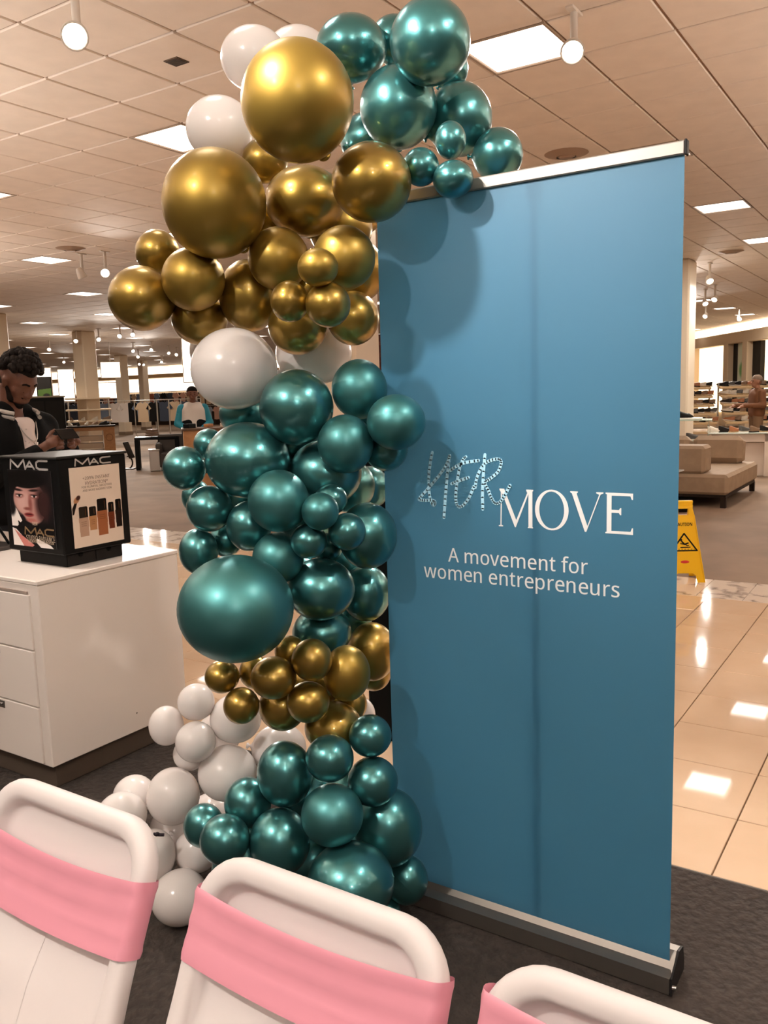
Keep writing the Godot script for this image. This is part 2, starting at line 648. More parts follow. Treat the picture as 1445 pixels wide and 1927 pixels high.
# the cosmetics maker's letters as flat strokes, centred, of the given width
func maker_letters(parent: Node, m: Material, width: float, xf: Transform3D, tall := 0.58) -> void:
	var k := width / 3.4
	var w := 0.11 * k
	for l in [[[Vector2(-1.7, -0.45), Vector2(-1.62, 0.45), Vector2(-1.0, -0.3), Vector2(-0.42, 0.45), Vector2(-0.32, -0.45)]], [[Vector2(-0.3, -0.42), Vector2(0.12, 0.3), Vector2(0.5, -0.42)], [Vector2(-0.12, -0.18), Vector2(0.36, -0.18)]], [[Vector2(1.7, 0.38), Vector2(0.95, 0.38), Vector2(0.72, 0.22), Vector2(0.72, -0.25), Vector2(0.95, -0.42), Vector2(1.7, -0.42)]]]:
		var st := mb()
		for s in l:
			var q := []
			for p in s:
				q.append(p * Vector2(k, k * tall))
			stroke(st, q, w, 0.0012, xf)
		obj("letter", st, m, parent)

func _ready() -> void:
	rng.seed = 7
	# ------------------------------------------------ camera, sky, exposure
	var cam := Camera3D.new()
	cam.name = "camera"
	cam.fov = 62.13
	cam.near = 0.05
	cam.far = 200.0
	cam.position = Vector3(0, 1.6, 0)
	cam.rotation_degrees = Vector3(-7.957, -56.73, -1.692)
	add_child(cam)
	cam.current = true
	var env := Environment.new()
	env.background_mode = Environment.BG_COLOR
	env.background_color = Color(0, 0, 0)
	env.tonemap_mode = Environment.TONE_MAPPER_LINEAR
	env.tonemap_exposure = 1.0
	env.sdfgi_enabled = true
	env.ssao_enabled = true
	env.ssil_enabled = true
	var we := WorldEnvironment.new()
	we.name = "environment"
	we.environment = env
	add_child(we)
	# lights of the ceiling panels (3 m apart both ways) near the garland; each just below its glowing panel
	var panel_light := 0.55
	for i in range(-3, 6):
		for j in range(-4, 6):
			var at := Vector3(5.3 + 3.0 * i, 3.69, -2.36 - 3.0 * j)
			if at.x < -6.0 or at.z > 9.0 or at.distance_to(Vector3(3, 3.69, -3)) > 14.5:
				continue
			var l := AreaLight3D.new()
			l.name = "panel_light"
			add_child(l, true)
			l.position = at
			l.rotation_degrees.x = -90
			l.area_size = Vector2(0.5, 0.5)
			l.area_normalize_energy = true
			l.light_color = Color(1.0, 0.98, 0.96)
			l.light_energy = panel_light
			l.area_range = 40.0
			l.shadow_enabled = true
	# lights of the panels over the clothing floor and the shoe department
	for p in [Vector2(11.3, -14.36), Vector2(14.3, -20.36), Vector2(17.3, -23.36), Vector2(20.3, -23.36), Vector2(23.3, -29.36), Vector2(26.3, -35.36), Vector2(32.3, -38.36), Vector2(20.3, -29.36), Vector2(14.3, -2.36), Vector2(17.3, -2.36), Vector2(20.3, -2.36), Vector2(23.3, -5.36), Vector2(26.3, -5.36), Vector2(29.3, -5.36)]:
		var l := AreaLight3D.new()
		l.name = "panel_light"
		add_child(l, true)
		l.position = Vector3(p.x, 3.69, p.y)
		l.rotation_degrees.x = -90
		l.area_size = Vector2(0.5, 0.5)
		l.area_normalize_energy = true
		l.light_color = Color(1.0, 0.95, 0.88)
		l.light_energy = 5.0
		l.area_range = 40.0
		l.shadow_enabled = true
	# uplights that wash the ceiling, all of them beside or behind the picture
	for u in [Vector3(1.5, 2.35, -6.6), Vector3(-1.2, 2.35, -3.0), Vector3(-1.0, 2.35, 1.6), Vector3(5.2, 2.35, 3.0), Vector3(9.5, 2.35, 3.4), Vector3(14.0, 2.35, 3.6), Vector3(5.0, 2.35, -12.5)]:
		var t := thing("uplight", "tall white uplight outside the picture that washes the ceiling", "uplight", u * Vector3(1, 0, 1), 0.0, "uplights")
		var us := mb()
		lathe(us, PackedVector2Array([Vector2(0, 0), Vector2(0.18, 0), Vector2(0.18, 0.02), Vector2(0.02, 0.03), Vector2(0.02, 2.2), Vector2(0.2, 2.32), Vector2(0.2, 2.33), Vector2(0.18, 2.33), Vector2(0.02, 2.22), Vector2(0, 2.22)]), 20)
		obj("stand", us, mat(225, 215, 205, 0.5), t)
		us = mb()
		lathe(us, PackedVector2Array([Vector2(0, 2.3), Vector2(0.17, 2.3), Vector2(0.17, 2.31), Vector2(0, 2.31)]), 20)
		obj("lamp_disc", us, glow(255, 236, 214, 3.0), t)
		var l := SpotLight3D.new()
		l.name = "lamp"
		t.add_child(l, true)
		l.position.y = 2.35
		l.rotation_degrees.x = 90
		l.light_color = Color(1.0, 0.95, 0.9)
		l.light_energy = 20.0 if u.z > 2.0 else 12.5
		l.light_size = 0.17
		l.spot_angle = 82.0
		l.spot_range = 30.0
		l.spot_attenuation = 2.0
		l.spot_angle_attenuation = 0.3
		l.shadow_enabled = true
	# ------------------------------------------------ materials
	cream = mat(238, 222, 200, 0.6)
	var tee := mat(150, 122, 100, 0.6)
	var ceil_m := noisy(StandardMaterial3D.new(), 3, 0.02, Color(0.92, 0.865, 0.815), Color(0.955, 0.9, 0.85), 0.35)
	ceil_m.roughness = 0.8
	var dark_carpet := noisy(StandardMaterial3D.new(), 11, 0.045, Color(0.15, 0.125, 0.11), Color(0.235, 0.2, 0.18), 0.9, 0.8, FastNoiseLite.TYPE_SIMPLEX, 5)
	dark_carpet.roughness = 0.95
	var far_carpet := noisy(StandardMaterial3D.new(), 12, 0.006, Color(0.46, 0.38, 0.31), Color(0.56, 0.47, 0.39), 0.25, 0.0, FastNoiseLite.TYPE_SIMPLEX_SMOOTH, 5)
	far_carpet.roughness = 0.9
	var tile_ms := []
	for i in 3:
		var m := noisy(StandardMaterial3D.new(), 20 + i, 0.008, Color(0.855, 0.74, 0.625), Color(0.885, 0.78, 0.67), 0.6)
		m.roughness = 0.035
		tile_ms.append(m)
	var marble_ms := []
	for i in 2:
		var n := FastNoiseLite.new()
		n.seed = 30 + i
		n.frequency = 0.007
		n.fractal_type = FastNoiseLite.FRACTAL_RIDGED
		n.domain_warp_enabled = true
		n.domain_warp_amplitude = 60.0
		n.domain_warp_frequency = 0.006
		var g := Gradient.new()
		g.offsets = PackedFloat32Array([0.0, 0.62, 0.82, 1.0])
		g.colors = PackedColorArray([Color(0.93, 0.88, 0.83), Color(0.92, 0.87, 0.82), Color(0.72, 0.67, 0.63), Color(0.5, 0.46, 0.43)])
		var t := NoiseTexture2D.new()
		t.width = 512
		t.height = 512
		t.seamless = true
		t.noise = n
		t.color_ramp = g
		var m := StandardMaterial3D.new()
		m.albedo_texture = t
		m.uv1_triplanar = true
		m.uv1_world_triplanar = true
		m.uv1_scale = Vector3.ONE * 0.6
		m.roughness = 0.035
		marble_ms.append(m)
	var grout := mat(120, 92, 70, 0.8)
	var white_gloss := mat(232, 222, 214, 0.22)
	var black := mat(9, 9, 9, 0.5)
	var silver := mat(200, 195, 190, 0.3, 1.0)
	var wood := noisy(StandardMaterial3D.new(), 41, 0.012, Color(0.62, 0.42, 0.25), Color(0.72, 0.52, 0.32), 1.5)
	wood.roughness = 0.5
	for kind in [["gold", Color(0.6, 0.495, 0.22)], ["teal", Color(0.28, 0.52, 0.53)]]:
		for satin in 2:
			var m := StandardMaterial3D.new()
			m.albedo_color = kind[1]
			m.metallic = 0.85
			m.roughness = 0.42 if satin else (0.33 if kind[0] == "gold" else 0.28)
			m.clearcoat_enabled = true
			m.clearcoat = 0.2 if satin else 0.55
			m.clearcoat_roughness = 0.2 if satin else 0.07
			balloon_mat[kind[0] + ("_satin" if satin else "")] = m
	var wb := StandardMaterial3D.new()
	wb.albedo_color = Color(0.93, 0.905, 0.895)
	wb.roughness = 0.2
	wb.backlight_enabled = true
	wb.backlight = Color(0.5, 0.46, 0.42)
	balloon_mat["white"] = wb

	# ------------------------------------------------ floor
	var fl := struct("floor")
	var st := mb()
	bx(st, Vector3(16, -0.12, -25), Vector3(50, 0.2, 78))
	obj("subfloor", st, grout, fl)
	st = mb()
	bx(st, Vector3(-2.634, -0.012, -25), Vector3(10.732, 0.024, 78))
	obj("dark_carpet", st, dark_carpet, fl)
	st = mb()
	bx(st, Vector3(24.11, -0.012, -25), Vector3(33.8, 0.024, 78))
	obj("brown_carpet", st, far_carpet, fl)
	st = mb()
	bx(st, Vector3(2.733, -0.01, -25), Vector3(0.012, 0.026, 78), 0.003)
	obj("edge_strip", st, mat(70, 60, 52, 0.5), fl)
	var pitch := 0.4257
	st = mb()
	bx(st, Vector3.ZERO, Vector3(pitch - 0.005, 0.02, pitch - 0.005), 0.002)
	var tile_mesh := done(st)
	st = mb()
	bx(st, Vector3.ZERO, Vector3(0.632, 0.02, 0.332), 0.002)
	var marble_mesh := done(st)
	for j in range(-20, 8):
		for i in 9:
			var z := -0.555 + pitch * (j + 0.5)
			if z > 2.4 or z < -9.2 or (i < 3 and z < -6.0) or (i > 4 and z > 1.2):
				continue
			put("floor_tile", tile_mesh, tile_ms[(i * 7 + j * 3 + 60) % 3], fl, Vector3(2.7405 + pitch * (i + 0.5), -0.01, z))
	for j in range(-24, 8):
		put("marble_tile", marble_mesh, marble_ms[(j + 40) % 2], fl, Vector3(6.89, -0.01, -1.5 + 0.335 * (j + 0.5)))
	# the same paving further off and behind the camera
	var rest := mb()
	for i in 9:
		for j in range(-128, 28):
			var z := -0.555 + pitch * (j + 0.5)
			if z > 11 or z < -62:
				continue
			if not (j < -20 or j >= 8 or z > 2.4 or z < -9.2 or (i < 3 and z < -6.0) or (i > 4 and z > 1.2)):
				continue
			bx(rest, Vector3(2.7405 + pitch * (i + 0.5), -0.01, z), Vector3(pitch - 0.005, 0.02, pitch - 0.005))
	for j in range(-170, 34):
		if j >= -24 and j < 8:
			continue
		bx(rest, Vector3(6.89, -0.01, -1.5 + 0.335 * (j + 0.5)), Vector3(0.632, 0.02, 0.332))
	var ro := obj("paving", rest, tile_ms[0], fl)
	ro.set_meta("kind", "stuff")

	# ------------------------------------------------ ceiling
	var ce := struct("ceiling")
	st = mb()
	bx(st, Vector3(16, 3.9, -25), Vector3(50, 0.3, 78))
	obj("slab", st, mat(160, 140, 120, 0.8), ce)
	st = mb()
	bx(st, Vector3.ZERO, Vector3(0.584, 0.02, 0.584), 0.006)
	var ct_mesh := done(st)
	var cells := []
	for i in range(-24, 60):
		for j in range(-22, 96):
			var c := Vector3(5.3 + 0.6 * i, 3.728, -2.36 - 0.6 * j)
			if c.x < -8 or c.x > 38.4 or c.z > 12 or c.z < -62:
				continue
			if posmod(i, 5) == 0 and posmod(j, 5) == 0:
				continue
			var v := cam.transform.affine_inverse() * c
			var seen := v.z < -0.5 and absf(v.x / v.z) < 0.5 and absf(v.y / v.z) < 0.66
			cells.append([c, c.distance_to(cam.position) + (0.0 if seen else 1000.0)])
	cells.sort_custom(func(a, b): return a[1] < b[1])
	var many: Array[Transform3D] = []
	for n in cells.size():
		if n < 300:
			put("ceiling_tile", ct_mesh, ceil_m, ce, cells[n][0])
		else:
			many.append(Transform3D(Basis.IDENTITY, cells[n][0]))
	var mm := MultiMesh.new()
	mm.transform_format = MultiMesh.TRANSFORM_3D
	mm.mesh = ct_mesh
	mm.instance_count = many.size()
	for i in many.size():
		mm.set_instance_transform(i, many[i])
	var mi := MultiMeshInstance3D.new()
	mi.name = "ceiling_tiles"
	mi.multimesh = mm
	mi.material_override = ceil_m
	mi.set_meta("kind", "stuff")
	ce.add_child(mi, true)
	st = mb()
	for i in range(-22, 56):
		bx(st, Vector3(5.0 + 0.6 * i, 3.736, -25), Vector3(0.022, 0.012, 74))
	for j in range(-23, 100):
		bx(st, Vector3(15.2, 3.737, -2.06 - 0.6 * j), Vector3(46.8, 0.012, 0.022))
	var tees := obj("ceiling_tees", st, tee, ce)
	tees.set_meta("kind", "stuff")
	# ceiling panels
	var lens_m := glow(255, 240, 226, 2.4)
	var pframe := mat(170, 150, 132, 0.5)
	st = mb()
	for s in [-1.0, 1.0]:
		bx(st, Vector3(s * 0.289, 0.008, 0), Vector3(0.022, 0.026, 0.6), 0.004)
		bx(st, Vector3(0, 0.008, s * 0.289), Vector3(0.556, 0.026, 0.022), 0.004)
	var frame_mesh := done(st)
	st = mb()
	for a in 2:
		bx(st, Vector3(-0.14 + 0.28 * a, 0.012, 0), Vector3(0.27, 0.012, 0.552), 0.004)
	var lens_mesh := done(st)
	for i in range(-4, 12):
		for j in range(-4, 20):
			var c := Vector3(5.3 + 3.0 * i, 3.72, -2.36 - 3.0 * j)
			if c.x < -7.5 or c.x > 37.5 or c.z > 11 or c.z < -60:
				continue
			var v := cam.transform.affine_inverse() * c
			var seen := v.z < -0.5 and absf(v.x / v.z) < 0.52 and absf(v.y / v.z) < 0.7
			var near := c.distance_to(Vector3(3, 3.69, -3)) < 14.5 and c.x > -6.0 and c.z < 9.0
			if not seen and not near:
				continue
			var t := thing("ceiling_light_panel", "square lit light panel flush in the tiled ceiling, one of a regular grid", "ceiling light", c, 0.0, "square ceiling light panels")
			if Vector2(c.x - 5.3, c.z + 2.36).length() < 0.1:
				t.set_meta("label", "biggest lit square ceiling panel, beside the top teal balloons")
			elif Vector2(c.x - 5.3, c.z + 5.36).length() < 0.1:
				t.set_meta("label", "lit ceiling panel half hidden by a white balloon at the upper left")
			elif Vector2(c.x - 11.3, c.z + 2.36).length() < 0.1:
				t.set_meta("label", "lit square ceiling panel right of the banner, nearest to its edge")
			put("frame", frame_mesh, pframe, t)
			put("lens", lens_mesh, lens_m, t)

	# ------------------------------------------------ room shell
	var shell := mat(216, 196, 170, 0.7)
	for w in [["wall_back", Vector3(38.6, 1.9, -25), Vector3(0.3, 3.9, 78)], ["wall_left", Vector3(16, 1.9, -62.4), Vector3(50, 3.9, 0.3)], ["wall_right", Vector3(16, 1.9, 12.4), Vector3(50, 3.9, 0.3)], ["wall_front", Vector3(-8.4, 1.9, -25), Vector3(0.3, 3.9, 78)]]:
		st = mb()
		bx(st, w[1], w[2])
		var o := obj(w[0], st, shell)
		o.set_meta("kind", "structure")
	# the diagonal wall of the shoe department: along (0.836, 0, -0.549), 13 m to the right of the camera's axis
	var diag := Basis(Vector3(0.836, 0, -0.549), Vector3(0, 1, 0), Vector3(0.549, 0, 0.836))
	var dw := struct("wall_shoes")
	dw.transform = Transform3D(Basis(-diag.x, diag.y, -diag.z), diag.z * 13.0)
	# local: x runs towards the camera (distance = -x), z towards the viewer's side
	st = mb()
	bx(st, Vector3(-29, 1.9, -0.35), Vector3(17, 3.8, 0.3))
	obj("plaster", st, shell, dw)
	st = mb()
	bx(st, Vector3(-29, 3.2, 0.0), Vector3(17, 0.4, 0.5), 0.02)
	obj("header_band", st, shell, dw)
	st = mb()
	bx(st, Vector3(-29, 3.55, -0.1), Vector3(17, 0.3, 0.14), 0.01)
	obj("cove_light", st, glow(255, 232, 200, 3.0), dw)
	for c in [-31.75, -30.1, -27.9, -35.6]:
		st = mb()
		bx(st, Vector3(c, 1.55, 0.0), Vector3(0.42, 3.1, 0.5), 0.02)
		obj("wall_fin", st, shell, dw)
	for c in [[-31.3, 0.45], [-29.6, 0.6]]:
		st = mb()
		bx(st, Vector3(c[0], 1.9, -0.05), Vector3(c[1], 2.3, 0.2), 0.01)
		obj("dark_panel", st, mat(30, 26, 22, 0.5), dw)
	for c in [[-33.6, 3.2, 1.75, 2.5], [-28.7, 1.0, 1.9, 2.2]]:
		st = mb()
		bx(st, Vector3(c[0], c[2], -0.12), Vector3(c[1], c[3], 0.1), 0.01)
		obj("backlit_panel_light", st, glow(255, 226, 184, 2.6), dw)
	var im := Image.create(32, 64, false, Image.FORMAT_RGB8)
	im.fill(Color(0.86, 0.9, 0.82))
	ell(im, 16, 30, 10, 8, Color(0.45, 0.7, 0.45), 0.4)
	ell(im, 14, 54, 12, 8, Color(0.98, 0.95, 0.9), 0.4)
	print_sheet("poster", im, 0.72, 2.0, dw, Transform3D(Basis.IDENTITY, Vector3(-30.68, 2.0, 0.08)))
	# pillars
	pillar(1, Vector3(8.04, 0, -5.69), 0.52, 3.72)
	pillar(2, Vector3(15.57, 0, -3.95), 0.5, 3.72)
	pillar(3, Vector3(17.13, 0, -21.98), 0.5, 3.72)
	pillar(4, Vector3(27.19, 0, -32.33), 0.45, 3.72)
	pillar(5, Vector3(31.9, 0, -36.22), 0.4, 3.72)
	pillar(6, Vector3(12.14, 0, -18.79), 0.45, 3.72)
	# lit back wall
	var bw := struct("trim_7")
	st = mb()
	bx(st, Vector3(38.3, 3.45, -40), Vector3(0.2, 0.46, 42), 0.02)
	obj("cove_light", st, glow(255, 238, 214, 2.6), bw)
	st = mb()
	bx(st, Vector3(38.2, 3.1, -40), Vector3(0.5, 0.24, 42), 0.02)
	obj("ledge", st, mat(200, 170, 130, 0.6), bw)
	for j in 14:
		st = mb()
		bx(st, Vector3(38.35, 2.52, -21.5 - 3.0 * j), Vector3(0.1, 0.86, 2.9), 0.02)
		obj("lit_wall_panel_light", st, glow(255, 240, 220, 2.2), bw)
	st = mb()
	bx(st, Vector3(38.3, 1.0, -40), Vector3(0.2, 2.0, 42), 0.02)
	obj("dark_back", st, mat(60, 46, 36, 0.7), bw)

	# ------------------------------------------------ banner stand
	var ban := StandardMaterial3D.new()
	ban.albedo_color = Color(0.165, 0.365, 0.48)
	ban.roughness = 0.5
	ban.backlight_enabled = true
	ban.backlight = Color(0.2, 0.36, 0.44)
	var bs := thing("banner_stand", "tall blue roll-up banner stand with white lettering beside the balloon garland", "banner", Vector3(2.15, 0, -1.405))
	st = mb()
	flat(st)
	hquad(st, Vector3(0, 0.05, 0), Vector3(0, 0.05, 0.869), Vector3(0, 2.138, 0.869), Vector3(0, 2.138, 0), Vector3(-1, 0, 0))   # a film without thickness, so that light from behind passes it once
	obj("banner_sheet", st, ban, bs)
	st = mb()
	bx(st, Vector3(0.0, 2.15, 0.434), Vector3(0.018, 0.032, 0.874), 0.003)
	var rail := obj("top_rail", st, mat(150, 144, 138, 0.45, 0.6), bs)
	for z in [-0.004, 0.873]:
		st = mb()
		bx(st, Vector3(0.0, 2.15, z), Vector3(0.022, 0.036, 0.006), 0.002)
		obj("end_cap", st, mat(40, 38, 38, 0.5), rail)
	st = mb()
	prism(st, PackedVector2Array([Vector2(-0.05, 0.0), Vector2(0.075, 0.0), Vector2(0.075, 0.03), Vector2(0.06, 0.075), Vector2(0.02, 0.085), Vector2(0.005, 0.07), Vector2(-0.012, 0.048), Vector2(-0.05, 0.046)]), 0.9, Transform3D(Basis.IDENTITY, Vector3(0, 0.004, -0.018)))
	var base := obj("base_cassette", st, mat(128, 122, 116, 0.42, 0.85), bs)
	for z in [-0.022, 0.884]:
		st = mb()
		prism(st, PackedVector2Array([Vector2(-0.052, 0.0), Vector2(0.077, 0.0), Vector2(0.077, 0.032), Vector2(0.062, 0.077), Vector2(0.02, 0.087), Vector2(-0.052, 0.05)]), 0.005, Transform3D(Basis.IDENTITY, Vector3(0, 0.003, z)))
		obj("end_cap", st, mat(34, 32, 32, 0.5), base)
	st = mb()
	cyl(st, Vector3(-0.05, 0.03, 0.89), Vector3(-0.05, 0.03, 0.9), 0.006, 0.006, 8)
	obj("screw", st, silver, base)
	st = mb()
	cyl(st, Vector3(0.018, 0.07, 0.485), Vector3(0.014, 2.12, 0.485), 0.011, 0.009, 12)
	var pole := obj("support_pole", st, mat(90, 90, 92, 0.4, 0.6), bs)
	st = mb()
	bx(st, Vector3(0.016, 2.118, 0.485), Vector3(0.02, 0.05, 0.04), 0.004)
	obj("pole_clip", st, mat(30, 30, 32, 0.5), pole)
	var white_ink := mat(236, 236, 236, 0.5)
	var pale_ink := mat(178, 230, 255, 0.5)
	var sheet := Transform3D(FACE, Vector3(-0.0006, 0, 0))
	for s in [[Vector2(0.169, 1.425), Vector2(0.16, 1.386), Vector2(0.155, 1.345), Vector2(0.157, 1.298), Vector2(0.165, 1.274), Vector2(0.172, 1.27), Vector2(0.175, 1.279), Vector2(0.166, 1.284), Vector2(0.138, 1.283), Vector2(0.121, 1.285), Vector2(0.129, 1.295), Vector2(0.161, 1.327), Vector2(0.194, 1.362), Vector2(0.216, 1.391), Vector2(0.227, 1.417)],
			[Vector2(0.227, 1.417), Vector2(0.22, 1.381), Vector2(0.214, 1.331), Vector2(0.209, 1.288), Vector2(0.204, 1.235)],
			[Vector2(0.279, 1.414), Vector2(0.268, 1.404), Vector2(0.256, 1.373), Vector2(0.247, 1.327), Vector2(0.244, 1.292), Vector2(0.25, 1.271), Vector2(0.266, 1.273), Vector2(0.287, 1.297), Vector2(0.303, 1.33)],
			[Vector2(0.228, 1.374), Vector2(0.251, 1.388), Vector2(0.278, 1.398), Vector2(0.319, 1.404)],
			[Vector2(0.231, 1.335), Vector2(0.253, 1.344), Vector2(0.286, 1.355)],
			[Vector2(0.339, 1.421), Vector2(0.334, 1.372), Vector2(0.33, 1.317), Vector2(0.33, 1.266)],
			[Vector2(0.307, 1.327), Vector2(0.313, 1.356), Vector2(0.332, 1.39), Vector2(0.355, 1.405), Vector2(0.382, 1.409), Vector2(0.389, 1.398), Vector2(0.378, 1.373), Vector2(0.353, 1.353), Vector2(0.338, 1.343), Vector2(0.348, 1.321), Vector2(0.359, 1.297), Vector2(0.37, 1.285), Vector2(0.385, 1.29), Vector2(0.4, 1.311), Vector2(0.415, 1.337)]]:
		st = mb()
		stroke(st, smooth(s), 0.009, 0.0006, sheet)
		obj("script_stroke", st, pale_ink, bs)
	var letters := {
		"m": [PackedVector2Array([Vector2(0.3795, 1.2205), Vector2(0.3795, 1.2235), Vector2(0.3845, 1.2245), Vector2(0.3865, 1.318), Vector2(0.3825, 1.3235), Vector2(0.3825, 1.327), Vector2(0.397, 1.327), Vector2(0.4325, 1.2405), Vector2(0.466, 1.318), Vector2(0.463, 1.3235), Vector2(0.463, 1.327), Vector2(0.4835, 1.327), Vector2(0.4835, 1.3235), Vector2(0.481, 1.322), Vector2(0.4805, 1.224), Vector2(0.4825, 1.2225), Vector2(0.4825, 1.2205), Vector2(0.467, 1.2205), Vector2(0.467, 1.2225), Vector2(0.469, 1.224), Vector2(0.4695, 1.315), Vector2(0.431, 1.2205), Vector2(0.4285, 1.2205), Vector2(0.39, 1.316), Vector2(0.3875, 1.2245), Vector2(0.3925, 1.2235), Vector2(0.3925, 1.2205)])],
		"v": [PackedVector2Array([Vector2(0.589, 1.3275), Vector2(0.589, 1.3245), Vector2(0.5935, 1.322), Vector2(0.6295, 1.2205), Vector2(0.6335, 1.2205), Vector2(0.6715, 1.3215), Vector2(0.679, 1.3245), Vector2(0.679, 1.3275), Vector2(0.66, 1.3275), Vector2(0.66, 1.3245), Vector2(0.668, 1.321), Vector2(0.6365, 1.2365), Vector2(0.6065, 1.322), Vector2(0.61, 1.3245), Vector2(0.61, 1.3275)])],
		"e": [PackedVector2Array([Vector2(0.685, 1.2205), Vector2(0.7575, 1.2205), Vector2(0.7575, 1.2375), Vector2(0.7545, 1.2375), Vector2(0.751, 1.228), Vector2(0.701, 1.2275), Vector2(0.701, 1.2755), Vector2(0.7205, 1.2755), Vector2(0.7235, 1.27), Vector2(0.7265, 1.27), Vector2(0.7265, 1.2885), Vector2(0.7235, 1.2885), Vector2(0.7205, 1.283), Vector2(0.701, 1.283), Vector2(0.701, 1.32), Vector2(0.75, 1.32), Vector2(0.7535, 1.311), Vector2(0.7565, 1.311), Vector2(0.7565, 1.3275), Vector2(0.685, 1.3275), Vector2(0.685, 1.3245), Vector2(0.6885, 1.323), Vector2(0.6885, 1.225), Vector2(0.685, 1.2235)])],
	}
	for k in letters:
		st = mb()
		for p in letters[k]:
			prism(st, p, 0.0006, sheet)
		obj("letter", st, white_ink, bs)
	st = mb()
	for i in 40:
		var a := TAU * i / 40
		var b := TAU * (i + 1) / 40
		var c := Vector2(0.5365, 1.274)
		prism(st, PackedVector2Array([c + Vector2(cos(a) * 0.048, sin(a) * 0.0555), c + Vector2(cos(b) * 0.048, sin(b) * 0.0555), c + Vector2(cos(b) * 0.0355, sin(b) * 0.0505), c + Vector2(cos(a) * 0.0355, sin(a) * 0.0505)]), 0.0006, sheet)
	obj("letter", st, white_ink, bs)
	writing("tagline", "A movement for", "Droid Sans", 0.423, white_ink, bs, Transform3D(FACE, Vector3(-0.0008, 1.1255, 0.4265)))
	writing("tagline", "women entrepreneurs", "Droid Sans", 0.592, white_ink, bs, Transform3D(FACE, Vector3(-0.0008, 1.0715, 0.428)))

	# ------------------------------------------------ covered chairs
	var cloth := mat(226, 218, 216, 0.55)
	cloth.rim_enabled = true
	cloth.rim = 0.2
	var pink := mat(224, 150, 167, 0.45)
	pink.rim_enabled = true
	pink.rim = 0.3
	covered_chair("left white covered chair with pink band, nearest the white counter", Vector3(0.911, 0, -1.306), 0.0, 0.09, 0.214, cloth, pink)
	covered_chair("middle white covered chair with pink band, in front of the teal balloons", Vector3(0.911, 0, -0.738), 0.0, 0.06, 0.17, cloth, pink)
	covered_chair("right white covered chair with pink band, in front of the banner foot", Vector3(0.911, 0, -0.231), 0.0, 0.047, 0.16, cloth, pink)

	# ------------------------------------------------ counter with drawers
	var ct := thing("counter", "white cosmetics counter with drawers standing on a dark recessed base", "counter", Vector3(2.006, 0, -2.98))
	st = mb()
	bx(st, Vector3(0.378, 0.4975, -0.9), Vector3(0.748, 0.765, 1.8), 0.004)
	var body := obj("body", st, white_gloss, ct)
	st = mb()
	bx(st, Vector3(0.378, 0.89, -0.9), Vector3(0.756, 0.02, 1.806), 0.004)
	obj("worktop", st, white_gloss, ct)
	st = mb()
	bx(st, Vector3(0.39, 0.058, -0.92), Vector3(0.68, 0.116, 1.74), 0.003)
	obj("plinth", st, mat(78, 66, 56, 0.7), ct)
	st = mb()
	bx(st, Vector3(-0.002, 0.847, -0.47), Vector3(0.006, 0.012, 0.82), 0.001)
	obj("finger_groove", st, mat(150, 136, 128, 0.5), body)
	for j in 2:
		for i in 3:
			var y0: float = [0.125, 0.37, 0.61][i]
			var y1: float = [0.364, 0.604, 0.838][i]
			st = mb()
			bx(st, Vector3(-0.0005, (y0 + y1) / 2, -0.47 - 0.86 * j), Vector3(0.012, y1 - y0, 0.84), 0.0025)
			var dr := obj("drawer", st, white_gloss, ct)
			if i < 2:
				st = mb()
				bx(st, Vector3(-0.0065, y1 - 0.022, -0.345 - 0.86 * j), Vector3(0.006, 0.034, 0.13), 0.002)
				bx(st, Vector3(-0.011, y1 - 0.02, -0.345 - 0.86 * j), Vector3(0.01, 0.012, 0.11), 0.003)
				obj("handle", st, mat(150, 142, 136, 0.3, 0.9), dr)
	st = mb()
	ball(st, Vector3(0.45, 0.2, 0.0), Vector3(0.004, 0.004, 0.001), 8, 4)
	obj("scuff", st, mat(110, 95, 80, 0.7), body)

	# ------------------------------------------------ cosmetics display box
	var db := thing("cosmetics_display", "black cosmetics display box with two posters standing on the white counter", "display box", Vector3(2.245, 0.9, -3.105))
	st = mb()
	bx(st, Vector3(0.15, 0.0275, -0.165), Vector3(0.3, 0.055, 0.33), 0.003)
	var dbase := obj("drawer_base", st, black, db)
	for i in 2:
		st = mb()
		bx(st, Vector3(0.077 + 0.146 * i, 0.0275, 0.002), Vector3(0.142, 0.046, 0.004), 0.001)
		var d := obj("drawer", st, mat(30, 28, 27, 0.45), db)
		st = mb()
		lathe(st, PackedVector2Array([Vector2(0, 0.0), Vector2(0.012, 0.0), Vector2(0.012, 0.002), Vector2(0, 0.002)]), 16, Transform3D(Basis(Vector3(1, 0, 0), Vector3(0, 0, 1), Vector3(0, -1, 0)), Vector3(0.07 + 0.15 * i, 0.046, 0.0035)))
		obj("finger_hole", st, mat(4, 4, 4, 0.8), d)
	st = mb()
	bx(st, Vector3(0.15, 0.262, -0.165), Vector3(0.36, 0.41, 0.39), 0.006)
	obj("cabinet", st, black, db)
	st = mb()
	bx(st, Vector3(0.15, 0.471, -0.165), Vector3(0.372, 0.012, 0.402), 0.004)
	obj("lid", st, mat(34, 32, 30, 0.5), db)
	# right poster: bottles
	im = Image.create(192, 288, false, Image.FORMAT_RGB8)
	im.fill(Color(0.9, 0.82, 0.75))
